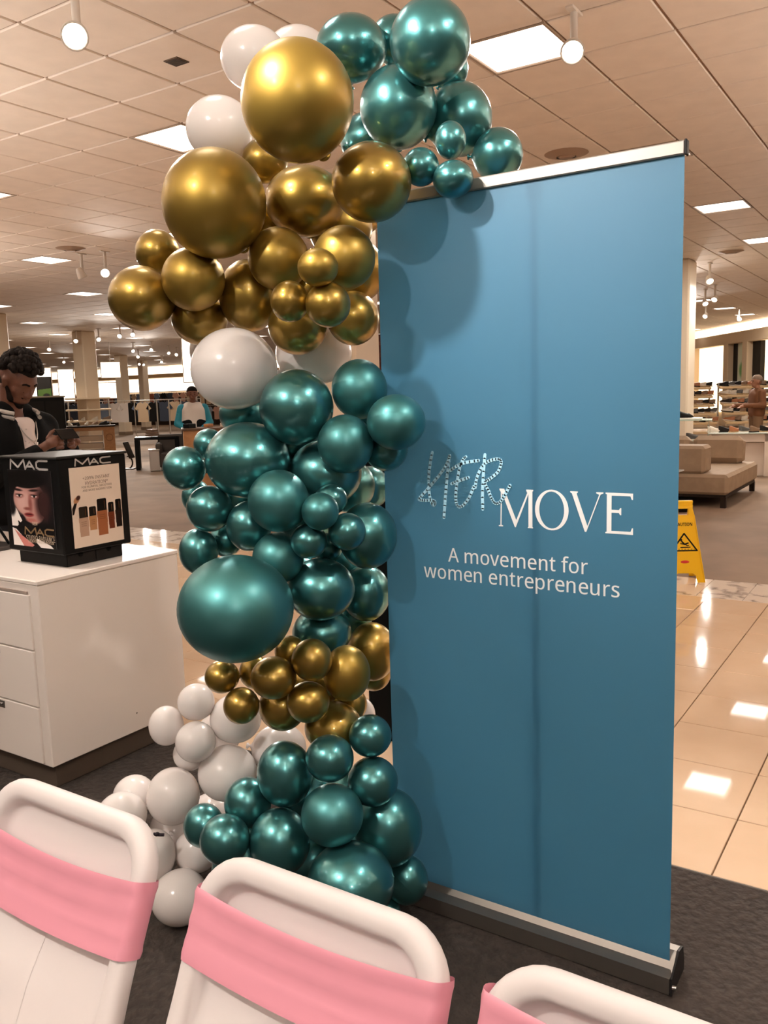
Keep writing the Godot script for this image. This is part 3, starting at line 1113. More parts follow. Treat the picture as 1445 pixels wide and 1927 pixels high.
	for b in [[22, 142, 58, 250, 182, Color(0.72, 0.58, 0.49)], [60, 146, 90, 232, 180, Color(0.7, 0.5, 0.34)], [92, 122, 132, 256, 166, Color(0.6, 0.36, 0.22)], [135, 140, 160, 238, 176, Color(0.42, 0.19, 0.11)], [164, 132, 190, 236, 172, Color(0.12, 0.07, 0.06)]]:
		poly_fill(im, PackedVector2Array([Vector2(b[0], b[4]), Vector2(b[2], b[4]), Vector2(b[2] - 1, b[3]), Vector2(b[0] + 2, b[3])]), b[5])
		poly_fill(im, PackedVector2Array([Vector2(b[0] + 2, b[1] + 3), Vector2(b[0] + 6, b[1]), Vector2(b[2] - 5, b[1]), Vector2(b[2] - 1, b[1] + 3), Vector2(b[2] - 1, b[4]), Vector2(b[0] + 2, b[4])]), Color(0.05, 0.035, 0.03))
		poly_fill(im, PackedVector2Array([Vector2(b[2] - 10, b[1] + 8), Vector2(b[2] - 8, b[1] + 8), Vector2(b[2] - 8, b[4] - 6), Vector2(b[2] - 10, b[4] - 6)]), Color(0.4, 0.24, 0.12))
		for l in 3:
			poly_fill(im, PackedVector2Array([Vector2(b[0] + 8, b[4] + 14 + l * 7), Vector2(b[2] - 8, b[4] + 14 + l * 7), Vector2(b[2] - 8, b[4] + 17 + l * 7), Vector2(b[0] + 8, b[4] + 17 + l * 7)]), (b[5] as Color).lerp(Color(0.2, 0.12, 0.08), 0.25))
	poly_fill(im, PackedVector2Array([Vector2(0, 146), Vector2(12, 122), Vector2(20, 126), Vector2(6, 166), Vector2(0, 168)]), Color(0.06, 0.04, 0.03))
	ell(im, 18, 116, 13, 9, Color(0.68, 0.48, 0.34), 0.2, -0.9)
	ell(im, 25, 108, 9, 7, Color(0.22, 0.12, 0.1), 0.3, -0.9)
	var front := Transform3D(Basis.IDENTITY, Vector3(0, 0, 0.0305))
	print_sheet("product_poster", im, 0.262, 0.345, db, Transform3D(Basis.IDENTITY, Vector3(0.155, 0.252, 0.03)))
	var ink := mat(120, 98, 84, 0.6)
	var word := Transform3D(Basis.IDENTITY, Vector3(0.155, 0, 0.0332))
	for w in [["+209% INSTANT", 0.142, 0.375], ["HYDRATION*", 0.12, 0.353], ["FOR PLUMPER, SMOOTHER", 0.158, 0.337], ["AND MORE RADIANT SKIN", 0.152, 0.322]]:
		writing("poster_line", w[0], "Droid Sans", w[1], ink, db, word.translated(Vector3(0.005, w[2], 0)))
	maker_letters(db, mat(200, 194, 190, 0.4, 0.4), 0.185, Transform3D(Basis.IDENTITY, Vector3(0.15, 0.446, 0.03)))
	# left poster: a face
	im = Image.create(160, 256, false, Image.FORMAT_RGB8)
	im.fill(Color(0.075, 0.07, 0.075))
	ell(im, 60, 40, 62, 46, Color(0.05, 0.045, 0.05), 0.2)
	poly_fill(im, PackedVector2Array([Vector2(0, 110), Vector2(22, 130), Vector2(40, 170), Vector2(20, 190), Vector2(0, 190)]), Color(0.9, 0.86, 0.84))
	ell(im, 4, 120, 16, 34, Color(0.1, 0.09, 0.1), 0.3)
	ell(im, 74, 96, 60, 60, Color(0.66, 0.49, 0.46), 0.06)
	ell(im, 86, 126, 44, 52, Color(0.66, 0.49, 0.46), 0.08)
	ell(im, 46, 106, 24, 36, Color(0.76, 0.6, 0.57), 0.6)
	ell(im, 122, 110, 26, 60, Color(0.2, 0.12, 0.12), 0.5)
	ell(im, 68, 34, 66, 26, Color(0.045, 0.04, 0.045), 0.12)
	ell(im, 32, 66, 17, 4, Color(0.14, 0.09, 0.09), 0.5, 0.12)
	ell(im, 92, 66, 17, 4, Color(0.14, 0.09, 0.09), 0.5, -0.08)
	for e in [[36, 86], [92, 86]]:
		ell(im, e[0], e[1], 15, 7, Color(0.5, 0.3, 0.28), 0.6)
		ell(im, e[0], e[1], 11, 3.6, Color(0.82, 0.74, 0.72), 0.3)
		ell(im, e[0] + 1, e[1], 4, 4, Color(0.06, 0.05, 0.05), 0.3)
		ell(im, e[0], e[1] - 4, 13, 2, Color(0.12, 0.07, 0.07), 0.5, 0.05)
	ell(im, 64, 104, 6, 26, Color(0.74, 0.58, 0.55), 0.7)
	ell(im, 76, 112, 7, 24, Color(0.5, 0.3, 0.28), 0.7)
	ell(im, 64, 128, 13, 5, Color(0.48, 0.27, 0.25), 0.6)
	ell(im, 68, 148, 17, 7, Color(0.5, 0.2, 0.2), 0.3)
	ell(im, 68, 147, 15, 1.6, Color(0.25, 0.08, 0.09), 0.5)
	ell(im, 74, 166, 18, 6, Color(0.62, 0.38, 0.35), 0.7)
	poly_fill(im, PackedVector2Array([Vector2(24, 170), Vector2(60, 196), Vector2(130, 170), Vector2(160, 180), Vector2(160, 256), Vector2(60, 256), Vector2(28, 220)]), Color(0.06, 0.055, 0.06))
	poly_fill(im, PackedVector2Array([Vector2(0, 196), Vector2(14, 200), Vector2(70, 256), Vector2(0, 256)]), Color(0.88, 0.84, 0.82))
	poly_fill(im, PackedVector2Array([Vector2(6, 200), Vector2(28, 216), Vector2(80, 250), Vector2(72, 256), Vector2(40, 256)]), Color(0.72, 0.45, 0.42))
	poly_fill(im, PackedVector2Array([Vector2(90, 226), Vector2(140, 246), Vector2(150, 256), Vector2(104, 256), Vector2(88, 240)]), Color(0.9, 0.86, 0.84))
	var left_face := Transform3D(FACE, Vector3(-0.03, 0, 0))
	print_sheet("face_poster", im, 0.3, 0.335, db, Transform3D(FACE, Vector3(-0.03, 0.25, -0.165)))
	maker_letters(db, mat(200, 194, 190, 0.4, 0.4), 0.26, Transform3D(FACE, Vector3(-0.03, 0.441, -0.165)))
	maker_letters(db, mat(150, 122, 88, 0.4, 0.5), 0.2, Transform3D(FACE, Vector3(-0.0332, 0.152, -0.125)))
	for w in [["NEW", 0.036, 0.186, -0.15], ["STUDIO RADIANCE", 0.2, 0.122, -0.12], ["SERUM-POWERED FOUNDATION", 0.18, 0.106, -0.12]]:
		writing("poster_line", w[0], "Droid Sans", w[1], mat(168, 150, 130, 0.5), db, Transform3D(FACE, Vector3(-0.0334, w[2], w[3])), 400, 1.25)
	# a dark tester stand further along the counter, only its edge in the frame
	var ts := thing("tester_stand", "black tester stand with a small orange bottle at the left edge, behind the display box", "stand", Vector3(2.2, 0.9, -3.78))
	st = mb()
	bx(st, Vector3(0.12, 0.01, -0.16), Vector3(0.3, 0.02, 0.36), 0.004)
	obj("tray", st, mat(60, 55, 52, 0.3), ts)
	st = mb()
	for k in 3:
		bx(st, Vector3(0.04 + 0.08 * k, 0.09, -0.03), Vector3(0.012, 0.16, 0.012), 0.003, Basis(Vector3(0, 0, 1), 0.5))
	bx(st, Vector3(0.12, 0.1, -0.2), Vector3(0.22, 0.18, 0.2), 0.01)
	obj("tester_rack", st, black, ts)
	var tb := thing("tester_bottle", "small orange glass bottle at the left edge, on the black tester stand", "bottle", Vector3(2.24, 1.1, -3.86))
	st = mb()
	lathe(st, PackedVector2Array([Vector2(0, -0.01), Vector2(0.022, -0.01), Vector2(0.024, 0.03), Vector2(0.02, 0.05), Vector2(0, 0.05)]), 14)
	obj("glass", st, mat(230, 130, 80, 0.1), tb)
	st = mb()
	lathe(st, PackedVector2Array([Vector2(0, 0.05), Vector2(0.012, 0.05), Vector2(0.012, 0.075), Vector2(0, 0.075)]), 12)
	obj("cap", st, silver, tb)

	# ------------------------------------------------ balloon garland
	balloon("teal", Vector3(2.194, 2.560, -1.241), 0.1127, 1.003, Vector3(-0.39, 0.71, 0.59), "tall teal chrome balloon, topmost and biggest of the teal cluster above the banner", "teal balloons over the banner top")
	balloon("teal", Vector3(2.249, 2.629, -1.544), 0.1004, 0.937, Vector3(-0.50, 0.76, 0.41), "round teal chrome balloon touching the upper right of the biggest gold balloon", "teal balloons over the banner top")
	balloon("teal", Vector3(2.389, 2.682, -1.478), 0.0726, 0.966, Vector3(-0.05, 0.95, 0.31), "sliver of a teal balloon peeking out between the two topmost teal balloons", "teal balloons over the banner top")
	balloon("teal", Vector3(2.273, 2.438, -1.398), 0.1169, 1.018, Vector3(-0.65, 0.63, 0.43), "teal chrome balloon in the centre of the top cluster, right of the biggest gold one", "teal balloons over the banner top")
	balloon("teal", Vector3(2.451, 2.427, -1.289), 0.1050, 1.037, Vector3(0.52, 0.42, 0.75), "teal chrome balloon at the right of the top cluster behind a small egg-shaped one", "teal balloons over the banner top")
	balloon("teal", Vector3(2.461, 2.582, -1.322), 0.0571, 1.038, Vector3(0.29, 0.77, 0.56), "pale edge of a teal balloon behind the topmost balloon, seen against the ceiling", "teal balloons over the banner top")
	balloon("teal", Vector3(2.448, 2.300, -1.159), 0.0769, 1.014, Vector3(0.32, -0.03, 0.95), "bright teal balloon tucked behind the top rail of the banner, rightmost of the garland", "teal balloons over the banner top")
	balloon("teal", Vector3(2.126, 2.269, -1.146), 0.0459, 1.083, Vector3(-0.40, 0.14, 0.91), "small egg-shaped teal balloon, highest of three small ones at the banner rail", "teal balloons over the banner top")
	balloon("teal", Vector3(2.083, 2.203, -1.215), 0.0499, 1.005, Vector3(-0.52, 0.11, 0.85), "small teal balloon over the top left corner of the banner, leftmost of three small ones", "teal balloons over the banner top")
	balloon("teal", Vector3(2.090, 2.158, -1.121), 0.0512, 0.941, Vector3(-0.34, -0.08, 0.94), "small teal balloon hanging down over the banner rail, lowest of three small ones", "teal balloons over the banner top")
	balloon("gold", Vector3(1.789, 2.331, -1.397), 0.1441, 1.013, Vector3(-0.81, 0.57, 0.13), "biggest gold chrome balloon, at the top of the garland left of the teal cluster", "gold balloons of the upper gold cluster", true)
	balloon("gold", Vector3(1.815, 2.134, -1.724), 0.1466, 1.014, Vector3(-0.81, 0.57, 0.12), "second biggest gold balloon, at the left below the white balloons", "gold balloons of the upper gold cluster", true)
	balloon("gold", Vector3(2.157, 2.334, -1.823), 0.0707, 0.977, Vector3(-0.80, 0.51, -0.30), "gold balloon in the gap between the two biggest gold balloons, mostly hidden", "gold balloons of the upper gold cluster")
	balloon("gold", Vector3(2.078, 2.168, -1.611), 0.1098, 0.931, Vector3(-0.64, 0.66, 0.39), "gold balloon right under the biggest gold balloon, with two sharp highlights", "gold balloons of the upper gold cluster")
	balloon("gold", Vector3(1.977, 2.157, -1.306), 0.1050, 0.985, Vector3(-0.59, 0.44, 0.68), "gold balloon overlapping the top left corner of the banner", "gold balloons of the upper gold cluster")
	balloon("gold", Vector3(2.419, 2.199, -1.650), 0.0790, 0.982, Vector3(0.93, 0.11, -0.34), "coppery edge of a gold balloon showing below the one at the banner corner", "gold balloons of the upper gold cluster")
	balloon("white", Vector3(2.193, 2.659, -1.878), 0.1006, 0.945, Vector3(-0.46, 0.69, -0.55), "white balloon with bright rim at the top left, behind the biggest gold balloon", "white balloons high in the garland")
	balloon("white", Vector3(2.377, 2.707, -1.847), 0.1040, 0.942, Vector3(-0.00, 0.83, -0.56), "white balloon behind the top of the biggest gold balloon, next to the teal ones", "white balloons high in the garland")
	balloon("white", Vector3(2.093, 2.438, -1.948), 0.1014, 0.964, Vector3(-0.52, 0.68, -0.52), "white balloon above the second biggest gold balloon, beside a lit ceiling panel", "white balloons high in the garland")
	balloon("gold", Vector3(1.897, 2.050, -2.051), 0.0681, 1.007, Vector3(-0.70, 0.20, -0.68), "gold balloon at the far left, half behind its neighbours and above the leftmost gold one", "gold balloons of the upper gold cluster")
	balloon("gold", Vector3(1.781, 1.899, -2.005), 0.0960, 0.988, Vector3(-0.89, 0.17, -0.42), "leftmost gold balloon of the whole garland, hanging out over the store", "gold balloons of the upper gold cluster")
	balloon("gold", Vector3(1.835, 1.944, -1.842), 0.0914, 0.994, Vector3(-0.99, 0.10, -0.02), "satin gold balloon below the second biggest one, right of the leftmost gold balloon", "gold balloons of the upper gold cluster", true)
	balloon("gold", Vector3(1.938, 1.845, -1.929), 0.0836, 0.970, Vector3(-0.88, -0.18, -0.43), "shaded brown-gold balloon hanging above the round white balloon at the left", "gold balloons of the upper gold cluster")
	balloon("gold", Vector3(1.997, 1.904, -1.776), 0.0992, 1.090, Vector3(-0.88, -0.02, 0.47), "tall gold balloon in the middle of the gold cluster, behind its neighbours", "gold balloons of the upper gold cluster")
	balloon("gold", Vector3(1.962, 1.992, -1.625), 0.0889, 1.008, Vector3(-0.92, 0.37, 0.10), "gold balloon in the middle of the gold cluster, left of the highest small gold one", "gold balloons of the upper gold cluster", true)
	balloon("gold", Vector3(1.978, 1.973, -1.405), 0.0868, 1.004, Vector3(-0.78, 0.17, 0.60), "gold balloon with broad highlight, right of the highest small gold balloon", "gold balloons of the upper gold cluster", true)
	balloon("gold", Vector3(2.238, 1.977, -1.531), 0.0852, 1.090, Vector3(0.14, -0.00, 0.99), "dark gold balloon at the right rim of the gold cluster, beside the banner edge", "gold balloons of the upper gold cluster")
	balloon("gold", Vector3(1.828, 1.930, -1.383), 0.0510, 0.956, Vector3(-0.82, -0.05, 0.57), "highest of the three small gold balloons in the upper gold cluster", "gold balloons of the upper gold cluster", true)
	balloon("gold", Vector3(1.840, 1.853, -1.492), 0.0538, 1.029, Vector3(-0.80, 0.04, 0.60), "left one of the three small gold balloons in the upper gold cluster", "gold balloons of the upper gold cluster")
	balloon("gold", Vector3(1.878, 1.839, -1.392), 0.0605, 0.998, Vector3(-0.74, 0.24, 0.62), "lowest right one of the three small gold balloons in the upper gold cluster", "gold balloons of the upper gold cluster")
	balloon("gold", Vector3(2.136, 1.825, -1.493), 0.0799, 1.008, Vector3(-0.13, 0.15, 0.98), "gold balloon low at the right of the upper gold cluster, over the cream pillar", "gold balloons of the upper gold cluster")
	balloon("gold", Vector3(2.018, 1.804, -1.610), 0.0859, 0.982, Vector3(-0.98, -0.17, 0.05), "lowest gold balloon of the upper cluster, in front of the pale greenish white balloon", "gold balloons of the upper gold cluster")
	balloon("white", Vector3(1.899, 1.684, -1.761), 0.1237, 0.969, Vector3(-0.91, 0.19, 0.36), "big round white balloon between the gold and the middle teal cluster", "white balloons high in the garland")
	balloon("white", Vector3(2.206, 1.737, -1.700), 0.1141, 0.928, Vector3(0.72, 0.50, 0.47), "pale greenish white balloon behind the lowest gold balloon of the upper cluster", "white balloons high in the garland")
	balloon("white", Vector3(2.034, 1.752, -1.985), 0.0692, 1.039, Vector3(-0.37, -0.27, -0.89), "sliver of a white balloon behind the left rim of the big round white one", "white balloons high in the garland")
	balloon("teal", Vector3(1.933, 1.566, -1.559), 0.1083, 1.013, Vector3(-0.86, 0.42, 0.30), "big teal balloon at the top of the middle teal cluster, right below the white balloons", "teal balloons of the middle cluster")
	balloon("teal", Vector3(2.058, 1.613, -1.424), 0.0844, 1.033, Vector3(-0.38, 0.25, 0.89), "dark teal balloon at the upper right of the middle cluster, before the cream pillar", "teal balloons of the middle cluster", true)
	balloon("teal", Vector3(2.003, 1.519, -1.266), 0.0798, 0.970, Vector3(-0.29, 0.29, 0.91), "teal balloon sticking out in front of the banner, rightmost of the middle cluster", "teal balloons of the middle cluster", true)
	balloon("teal", Vector3(1.949, 1.461, -1.402), 0.0812, 1.027, Vector3(-0.50, 0.53, 0.69), "satin teal balloon left below the one that sticks out before the banner", "teal balloons of the middle cluster", true)
	balloon("teal", Vector3(2.075, 1.440, -1.349), 0.0651, 1.011, Vector3(-0.09, 0.32, 0.94), "teal balloon half hidden beneath the one that sticks out before the banner", "teal balloons of the middle cluster")
	balloon("teal", Vector3(2.016, 1.548, -1.839), 0.0765, 0.992, Vector3(-0.91, 0.39, 0.16), "teal balloon showing under the big round white balloon, behind two big teal ones", "teal balloons of the middle cluster")
	balloon("teal", Vector3(1.868, 1.417, -1.699), 0.1179, 0.953, Vector3(-0.84, 0.21, 0.51), "big teal balloon at the left of the middle cluster, below the round white balloon", "teal balloons of the middle cluster")
	balloon("teal", Vector3(1.905, 1.460, -1.888), 0.0477, 1.009, Vector3(-0.78, 0.62, -0.09), "small teal balloon half behind the big left one, above the leftmost teal balloon", "teal balloons of the middle cluster")
	balloon("teal", Vector3(1.780, 1.397, -1.870), 0.0646, 1.013, Vector3(-0.96, 0.19, -0.19), "leftmost teal balloon of the middle cluster, small and shiny", "teal balloons of the middle cluster")
	balloon("teal", Vector3(2.021, 1.368, -1.532), 0.1045, 0.956, Vector3(-0.59, 0.64, 0.49), "large teal balloon in the middle of the cluster, partly behind the satin one", "teal balloons of the middle cluster")
	balloon("teal", Vector3(1.900, 1.294, -1.950), 0.0503, 1.082, Vector3(-0.73, 0.00, -0.69), "sliver of a teal balloon at the left rim, between two small shiny ones", "teal balloons of the middle cluster")
	balloon("teal", Vector3(1.808, 1.276, -1.804), 0.0689, 0.999, Vector3(-1.00, 0.05, -0.03), "shiny teal balloon on the left, under the leftmost one of the middle cluster", "teal balloons of the middle cluster")
	balloon("teal", Vector3(1.850, 1.224, -1.690), 0.0702, 1.064, Vector3(-0.96, -0.11, 0.25), "teal balloon above the giant teal balloon, left of the central front one", "teal balloons of the middle cluster")
	balloon("teal", Vector3(1.819, 1.309, -1.546), 0.0871, 1.008, Vector3(-0.96, 0.17, 0.24), "teal balloon at the centre front of the middle cluster, with soft highlight", "teal balloons of the middle cluster", true)
	balloon("teal", Vector3(1.929, 1.304, -1.446), 0.0461, 0.968, Vector3(-0.57, 0.37, 0.74), "small teal balloon half hidden behind the upper of the three small front ones", "teal balloons of the middle cluster")
	balloon("teal", Vector3(1.843, 1.283, -1.419), 0.0519, 1.001, Vector3(-0.78, 0.14, 0.61), "upper one of the three small teal balloons at the front of the middle cluster", "teal balloons of the middle cluster", true)
	balloon("teal", Vector3(1.915, 1.218, -1.383), 0.0531, 1.000, Vector3(-0.59, -0.23, 0.77), "right one of the three small teal balloons at the front of the middle cluster", "teal balloons of the middle cluster")
	balloon("teal", Vector3(1.859, 1.193, -1.476), 0.0509, 0.987, Vector3(-0.78, -0.19, 0.59), "lower left one of the three small teal balloons at the front of the middle cluster", "teal balloons of the middle cluster")
	balloon("teal", Vector3(2.326, 1.290, -1.582), 0.0700, 1.026, Vector3(0.78, 0.37, 0.50), "bright glassy teal balloon at the left banner edge with black behind it", "teal balloons of the middle cluster")
	balloon("teal", Vector3(2.048, 1.184, -1.405), 0.0934, 1.062, Vector3(-0.20, -0.25, 0.95), "large teal balloon on the right by the banner edge, behind the small front trio", "teal balloons of the middle cluster")
	balloon("teal", Vector3(1.797, 1.145, -1.849), 0.0641, 1.090, Vector3(-0.88, -0.40, -0.25), "teal balloon at the left just above the giant teal balloon, beside the white counter", "teal balloons of the middle cluster")
	balloon("teal", Vector3(1.905, 1.164, -1.839), 0.0523, 1.024, Vector3(-0.86, -0.51, -0.12), "dark teal balloon wedged in behind, above the giant one and right of its left neighbour", "teal balloons of the middle cluster")
	balloon("teal", Vector3(1.846, 1.139, -1.581), 0.0744, 1.003, Vector3(-0.88, -0.29, 0.39), "satin teal balloon at the upper right of the giant teal balloon", "teal balloons of the middle cluster", true)
	balloon("teal", Vector3(2.022, 1.143, -1.533), 0.0440, 1.001, Vector3(-0.72, -0.38, 0.58), "hidden little teal balloon under the small front trio", "teal balloons of the middle cluster")
	balloon("teal", Vector3(1.664, 1.031, -1.583), 0.1521, 0.962, Vector3(-0.96, 0.13, 0.26), "giant teal balloon, biggest of the garland, beside the white counter", "teal balloons of the middle cluster", true)
	balloon("teal", Vector3(1.944, 1.034, -1.507), 0.0967, 0.951, Vector3(-0.80, -0.36, 0.48), "teal balloon with curved dark reflection, right of the giant teal balloon", "teal balloons of the middle cluster")
	balloon("teal", Vector3(2.156, 0.977, -1.493), 0.0841, 1.071, Vector3(-0.02, 0.41, 0.91), "teal balloon with a pale rim by the banner edge, right above the lit gold one", "teal balloons of the middle cluster")
	balloon("teal", Vector3(2.001, 0.881, -1.553), 0.0837, 0.920, Vector3(-0.43, 0.83, 0.35), "teal balloon lowest of the middle cluster, just above the small gold ones", "teal balloons of the middle cluster")
	balloon("gold", Vector3(2.181, 0.779, -1.495), 0.0879, 1.090, Vector3(0.21, 0.36, 0.91), "tall glowing gold balloon pushed behind the left banner edge", "gold balloons of the lower gold cluster")
	balloon("gold", Vector3(2.254, 0.676, -1.539), 0.0570, 0.991, Vector3(0.85, -0.34, 0.40), "rim of a gold balloon behind the banner edge, below the glowing gold one", "gold balloons of the lower gold cluster")
	balloon("gold", Vector3(1.920, 0.799, -1.406), 0.0752, 1.088, Vector3(-0.49, 0.32, 0.81), "biggest gold balloon of the lower gold cluster, with matt sheen", "gold balloons of the lower gold cluster", true)
	balloon("gold", Vector3(1.815, 0.863, -1.448), 0.0587, 1.020, Vector3(-0.60, 0.41, 0.69), "upper small gold balloon at the front of the lower gold cluster", "gold balloons of the lower gold cluster")
	balloon("gold", Vector3(1.863, 0.857, -1.566), 0.0463, 1.013, Vector3(-0.67, 0.60, 0.44), "small gold balloon half hidden at the top of the lower gold cluster", "gold balloons of the lower gold cluster")
	balloon("gold", Vector3(1.737, 0.793, -1.722), 0.0496, 0.969, Vector3(-0.94, 0.27, -0.21), "leftmost small gold balloon of the lower gold cluster, under the giant teal one", "gold balloons of the lower gold cluster")
	balloon("gold", Vector3(1.836, 0.784, -1.685), 0.0487, 1.047, Vector3(-0.80, 0.47, -0.37), "small gold balloon partly behind, second from the left in the lower gold cluster", "gold balloons of the lower gold cluster")
	balloon("gold", Vector3(1.757, 0.813, -1.542), 0.0624, 0.960, Vector3(-0.90, 0.28, 0.34), "gold balloon at the centre front of the lower gold cluster", "gold balloons of the lower gold cluster")
	balloon("gold", Vector3(1.742, 0.715, -1.657), 0.0530, 1.009, Vector3(-0.98, 0.07, -0.16), "small gold balloon hanging lowest at the left of the lower gold cluster", "gold balloons of the lower gold cluster")
	balloon("gold", Vector3(1.853, 0.687, -1.596), 0.0718, 1.002, Vector3(-0.97, -0.22, 0.03), "shaded gold balloon below the centre of the lower gold cluster", "gold balloons of the lower gold cluster")
	balloon("gold", Vector3(1.817, 0.735, -1.470), 0.0599, 0.977, Vector3(-0.77, 0.14, 0.62), "gold balloon with three highlights at the front bottom of the lower gold cluster", "gold balloons of the lower gold cluster")
	balloon("gold", Vector3(1.947, 0.613, -1.483), 0.0798, 0.920, Vector3(-0.54, -0.29, 0.79), "lowest gold balloon, tucked in above the bottom teal cluster", "gold balloons of the lower gold cluster")
	balloon("gold", Vector3(2.062, 0.643, -1.488), 0.0465, 1.090, Vector3(-0.40, -0.15, 0.91), "dark gold rim of a balloon at the right of the lower gold cluster", "gold balloons of the lower gold cluster")
	balloon("white", Vector3(2.233, 0.531, -1.589), 0.0573, 1.050, Vector3(0.98, -0.19, 0.00), "white balloon by the banner edge behind the lower gold cluster", "white balloons in the bunch by the counter")
	balloon("teal", Vector3(1.945, 0.612, -1.348), 0.0619, 0.983, Vector3(-0.30, 0.07, 0.95), "small teal balloon at the top right of the bottom cluster, next to the banner", "teal balloons of the bottom cluster")
	balloon("teal", Vector3(1.833, 0.573, -1.413), 0.0679, 0.981, Vector3(-0.66, -0.36, 0.65), "shiny teal balloon at the top middle of the bottom cluster", "teal balloons of the bottom cluster")
	balloon("teal", Vector3(1.927, 0.483, -1.332), 0.0721, 0.976, Vector3(-0.28, -0.14, 0.95), "teal balloon at the right of the bottom cluster, under the small one at the banner", "teal balloons of the bottom cluster")
	balloon("teal", Vector3(1.810, 0.501, -1.563), 0.0897, 1.088, Vector3(-0.98, -0.13, 0.17), "tall teal balloon at the upper left of the bottom cluster, touching the white ones", "teal balloons of the bottom cluster")
	balloon("teal", Vector3(1.798, 0.424, -1.385), 0.0873, 0.988, Vector3(-0.68, -0.16, 0.71), "satin teal balloon in the middle of the bottom cluster", "teal balloons of the bottom cluster", true)
	balloon("teal", Vector3(1.987, 0.315, -1.323), 0.1094, 1.071, Vector3(-0.12, -0.22, 0.97), "big dark teal balloon leaning on the lower left of the banner", "teal balloons of the bottom cluster")
	balloon("teal", Vector3(1.777, 0.394, -1.686), 0.0729, 1.033, Vector3(-0.79, 0.17, 0.59), "small teal balloon at the left, above the pair of small bottom ones", "teal balloons of the bottom cluster")
	balloon("teal", Vector3(1.690, 0.334, -1.787), 0.0628, 1.042, Vector3(-0.89, 0.17, 0.43), "leftmost teal balloon of the bottom cluster, half behind its twin", "teal balloons of the bottom cluster")
	balloon("teal", Vector3(1.653, 0.341, -1.666), 0.0715, 0.995, Vector3(-0.85, 0.11, 0.51), "small shiny teal balloon in front, above the first two chair backs", "teal balloons of the bottom cluster")
	balloon("teal", Vector3(1.758, 0.315, -1.551), 0.0938, 1.051, Vector3(-0.94, -0.17, 0.29), "large teal balloon at the lower middle of the bottom cluster, above the middle chair", "teal balloons of the bottom cluster")
	balloon("teal", Vector3(1.790, 0.241, -1.324), 0.1169, 0.952, Vector3(-0.61, -0.25, 0.75), "biggest teal balloon of the bottom cluster, right above the middle chair back", "teal balloons of the bottom cluster")
	balloon("teal", Vector3(1.728, 0.205, -1.709), 0.0649, 0.968, Vector3(-0.76, -0.31, 0.57), "teal balloon just showing over the left corner of the middle chair back", "teal balloons of the bottom cluster")
	balloon("teal", Vector3(2.026, 0.136, -1.288), 0.0698, 1.061, Vector3(0.04, -0.59, 0.81), "dark teal balloon low by the banner foot", "teal balloons of the bottom cluster")
	balloon("teal", Vector3(1.983, 0.047, -1.331), 0.0382, 0.971, Vector3(-0.04, -0.69, 0.73), "edge of a teal balloon near the floor at the banner foot", "teal balloons of the bottom cluster")
	balloon("white", Vector3(1.854, 0.634, -1.960), 0.0593, 1.000, Vector3(-0.55, 0.69, -0.48), "white balloon at the top of the white bunch, left of the lowest small gold one", "white balloons in the bunch by the counter")
	balloon("white", Vector3(1.787, 0.564, -2.031), 0.0596, 1.074, Vector3(-0.62, 0.77, -0.15), "leftmost white balloon in the upper half of the white bunch, before the counter base", "white balloons in the bunch by the counter")
	balloon("white", Vector3(1.805, 0.526, -1.922), 0.0638, 1.007, Vector3(-0.73, 0.58, 0.36), "white balloon under the topmost one of the white bunch", "white balloons in the bunch by the counter")
	balloon("white", Vector3(1.929, 0.571, -1.863), 0.0804, 0.972, Vector3(-0.39, 0.78, 0.49), "white balloon behind the leftmost small gold balloons", "white balloons in the bunch by the counter")
	balloon("white", Vector3(1.857, 0.448, -2.006), 0.0549, 0.993, Vector3(-0.69, 0.71, 0.15), "white balloon half hidden at the back of the white bunch", "white balloons in the bunch by the counter")
	balloon("white", Vector3(1.879, 0.406, -1.864), 0.0909, 0.968, Vector3(-0.71, 0.05, 0.71), "large white balloon in the middle of the white bunch, beside the tall teal one", "white balloons in the bunch by the counter")
	balloon("white", Vector3(2.044, 0.441, -1.786), 0.0859, 0.946, Vector3(0.46, -0.10, 0.88), "pinkish white balloon behind the tall teal balloon, under the gold ones", "white balloons in the bunch by the counter")
	balloon("white", Vector3(1.762, 0.345, -1.993), 0.0870, 1.037, Vector3(-0.87, 0.31, 0.38), "large white balloon at the left middle of the white bunch", "white balloons in the bunch by the counter")
	balloon("white", Vector3(1.759, 0.305, -2.177), 0.0667, 0.969, Vector3(-0.66, 0.01, -0.75), "white balloon at the left rim, nearest to the counter base", "white balloons in the bunch by the counter")
	balloon("white", Vector3(1.646, 0.302, -2.104), 0.0762, 0.972, Vector3(-0.97, -0.01, -0.26), "white balloon just above the left chair back", "white balloons in the bunch by the counter")
	balloon("white", Vector3(1.678, 0.181, -2.009), 0.0766, 1.078, Vector3(-0.92, -0.39, -0.04), "white balloon low at the left, partly behind the left chair back", "white balloons in the bunch by the counter")
	balloon("white", Vector3(1.792, 0.162, -1.935), 0.0704, 0.987, Vector3(-0.57, -0.72, 0.40), "shaded white balloon low in the bunch, behind the small teal pair", "white balloons in the bunch by the counter")
	balloon("white", Vector3(1.670, 0.081, -1.889), 0.0847, 0.968, Vector3(-0.71, -0.64, 0.29), "lowest white balloon, resting on the dark carpet between two chair backs", "white balloons in the bunch by the counter")
	balloon("teal", Vector3(2.073, 1.447, -1.700), 0.0942, 1.001, Vector3(-0.65, 0.35, 0.68), "hidden teal balloon in the gap between the two big upper left teal ones", "balloons filling the core of the garland")
	balloon("teal", Vector3(2.042, 1.281, -1.856), 0.0865, 1.006, Vector3(0.79, -0.44, -0.42), "hidden teal balloon in the gap left of the central front teal one", "balloons filling the core of the garland")
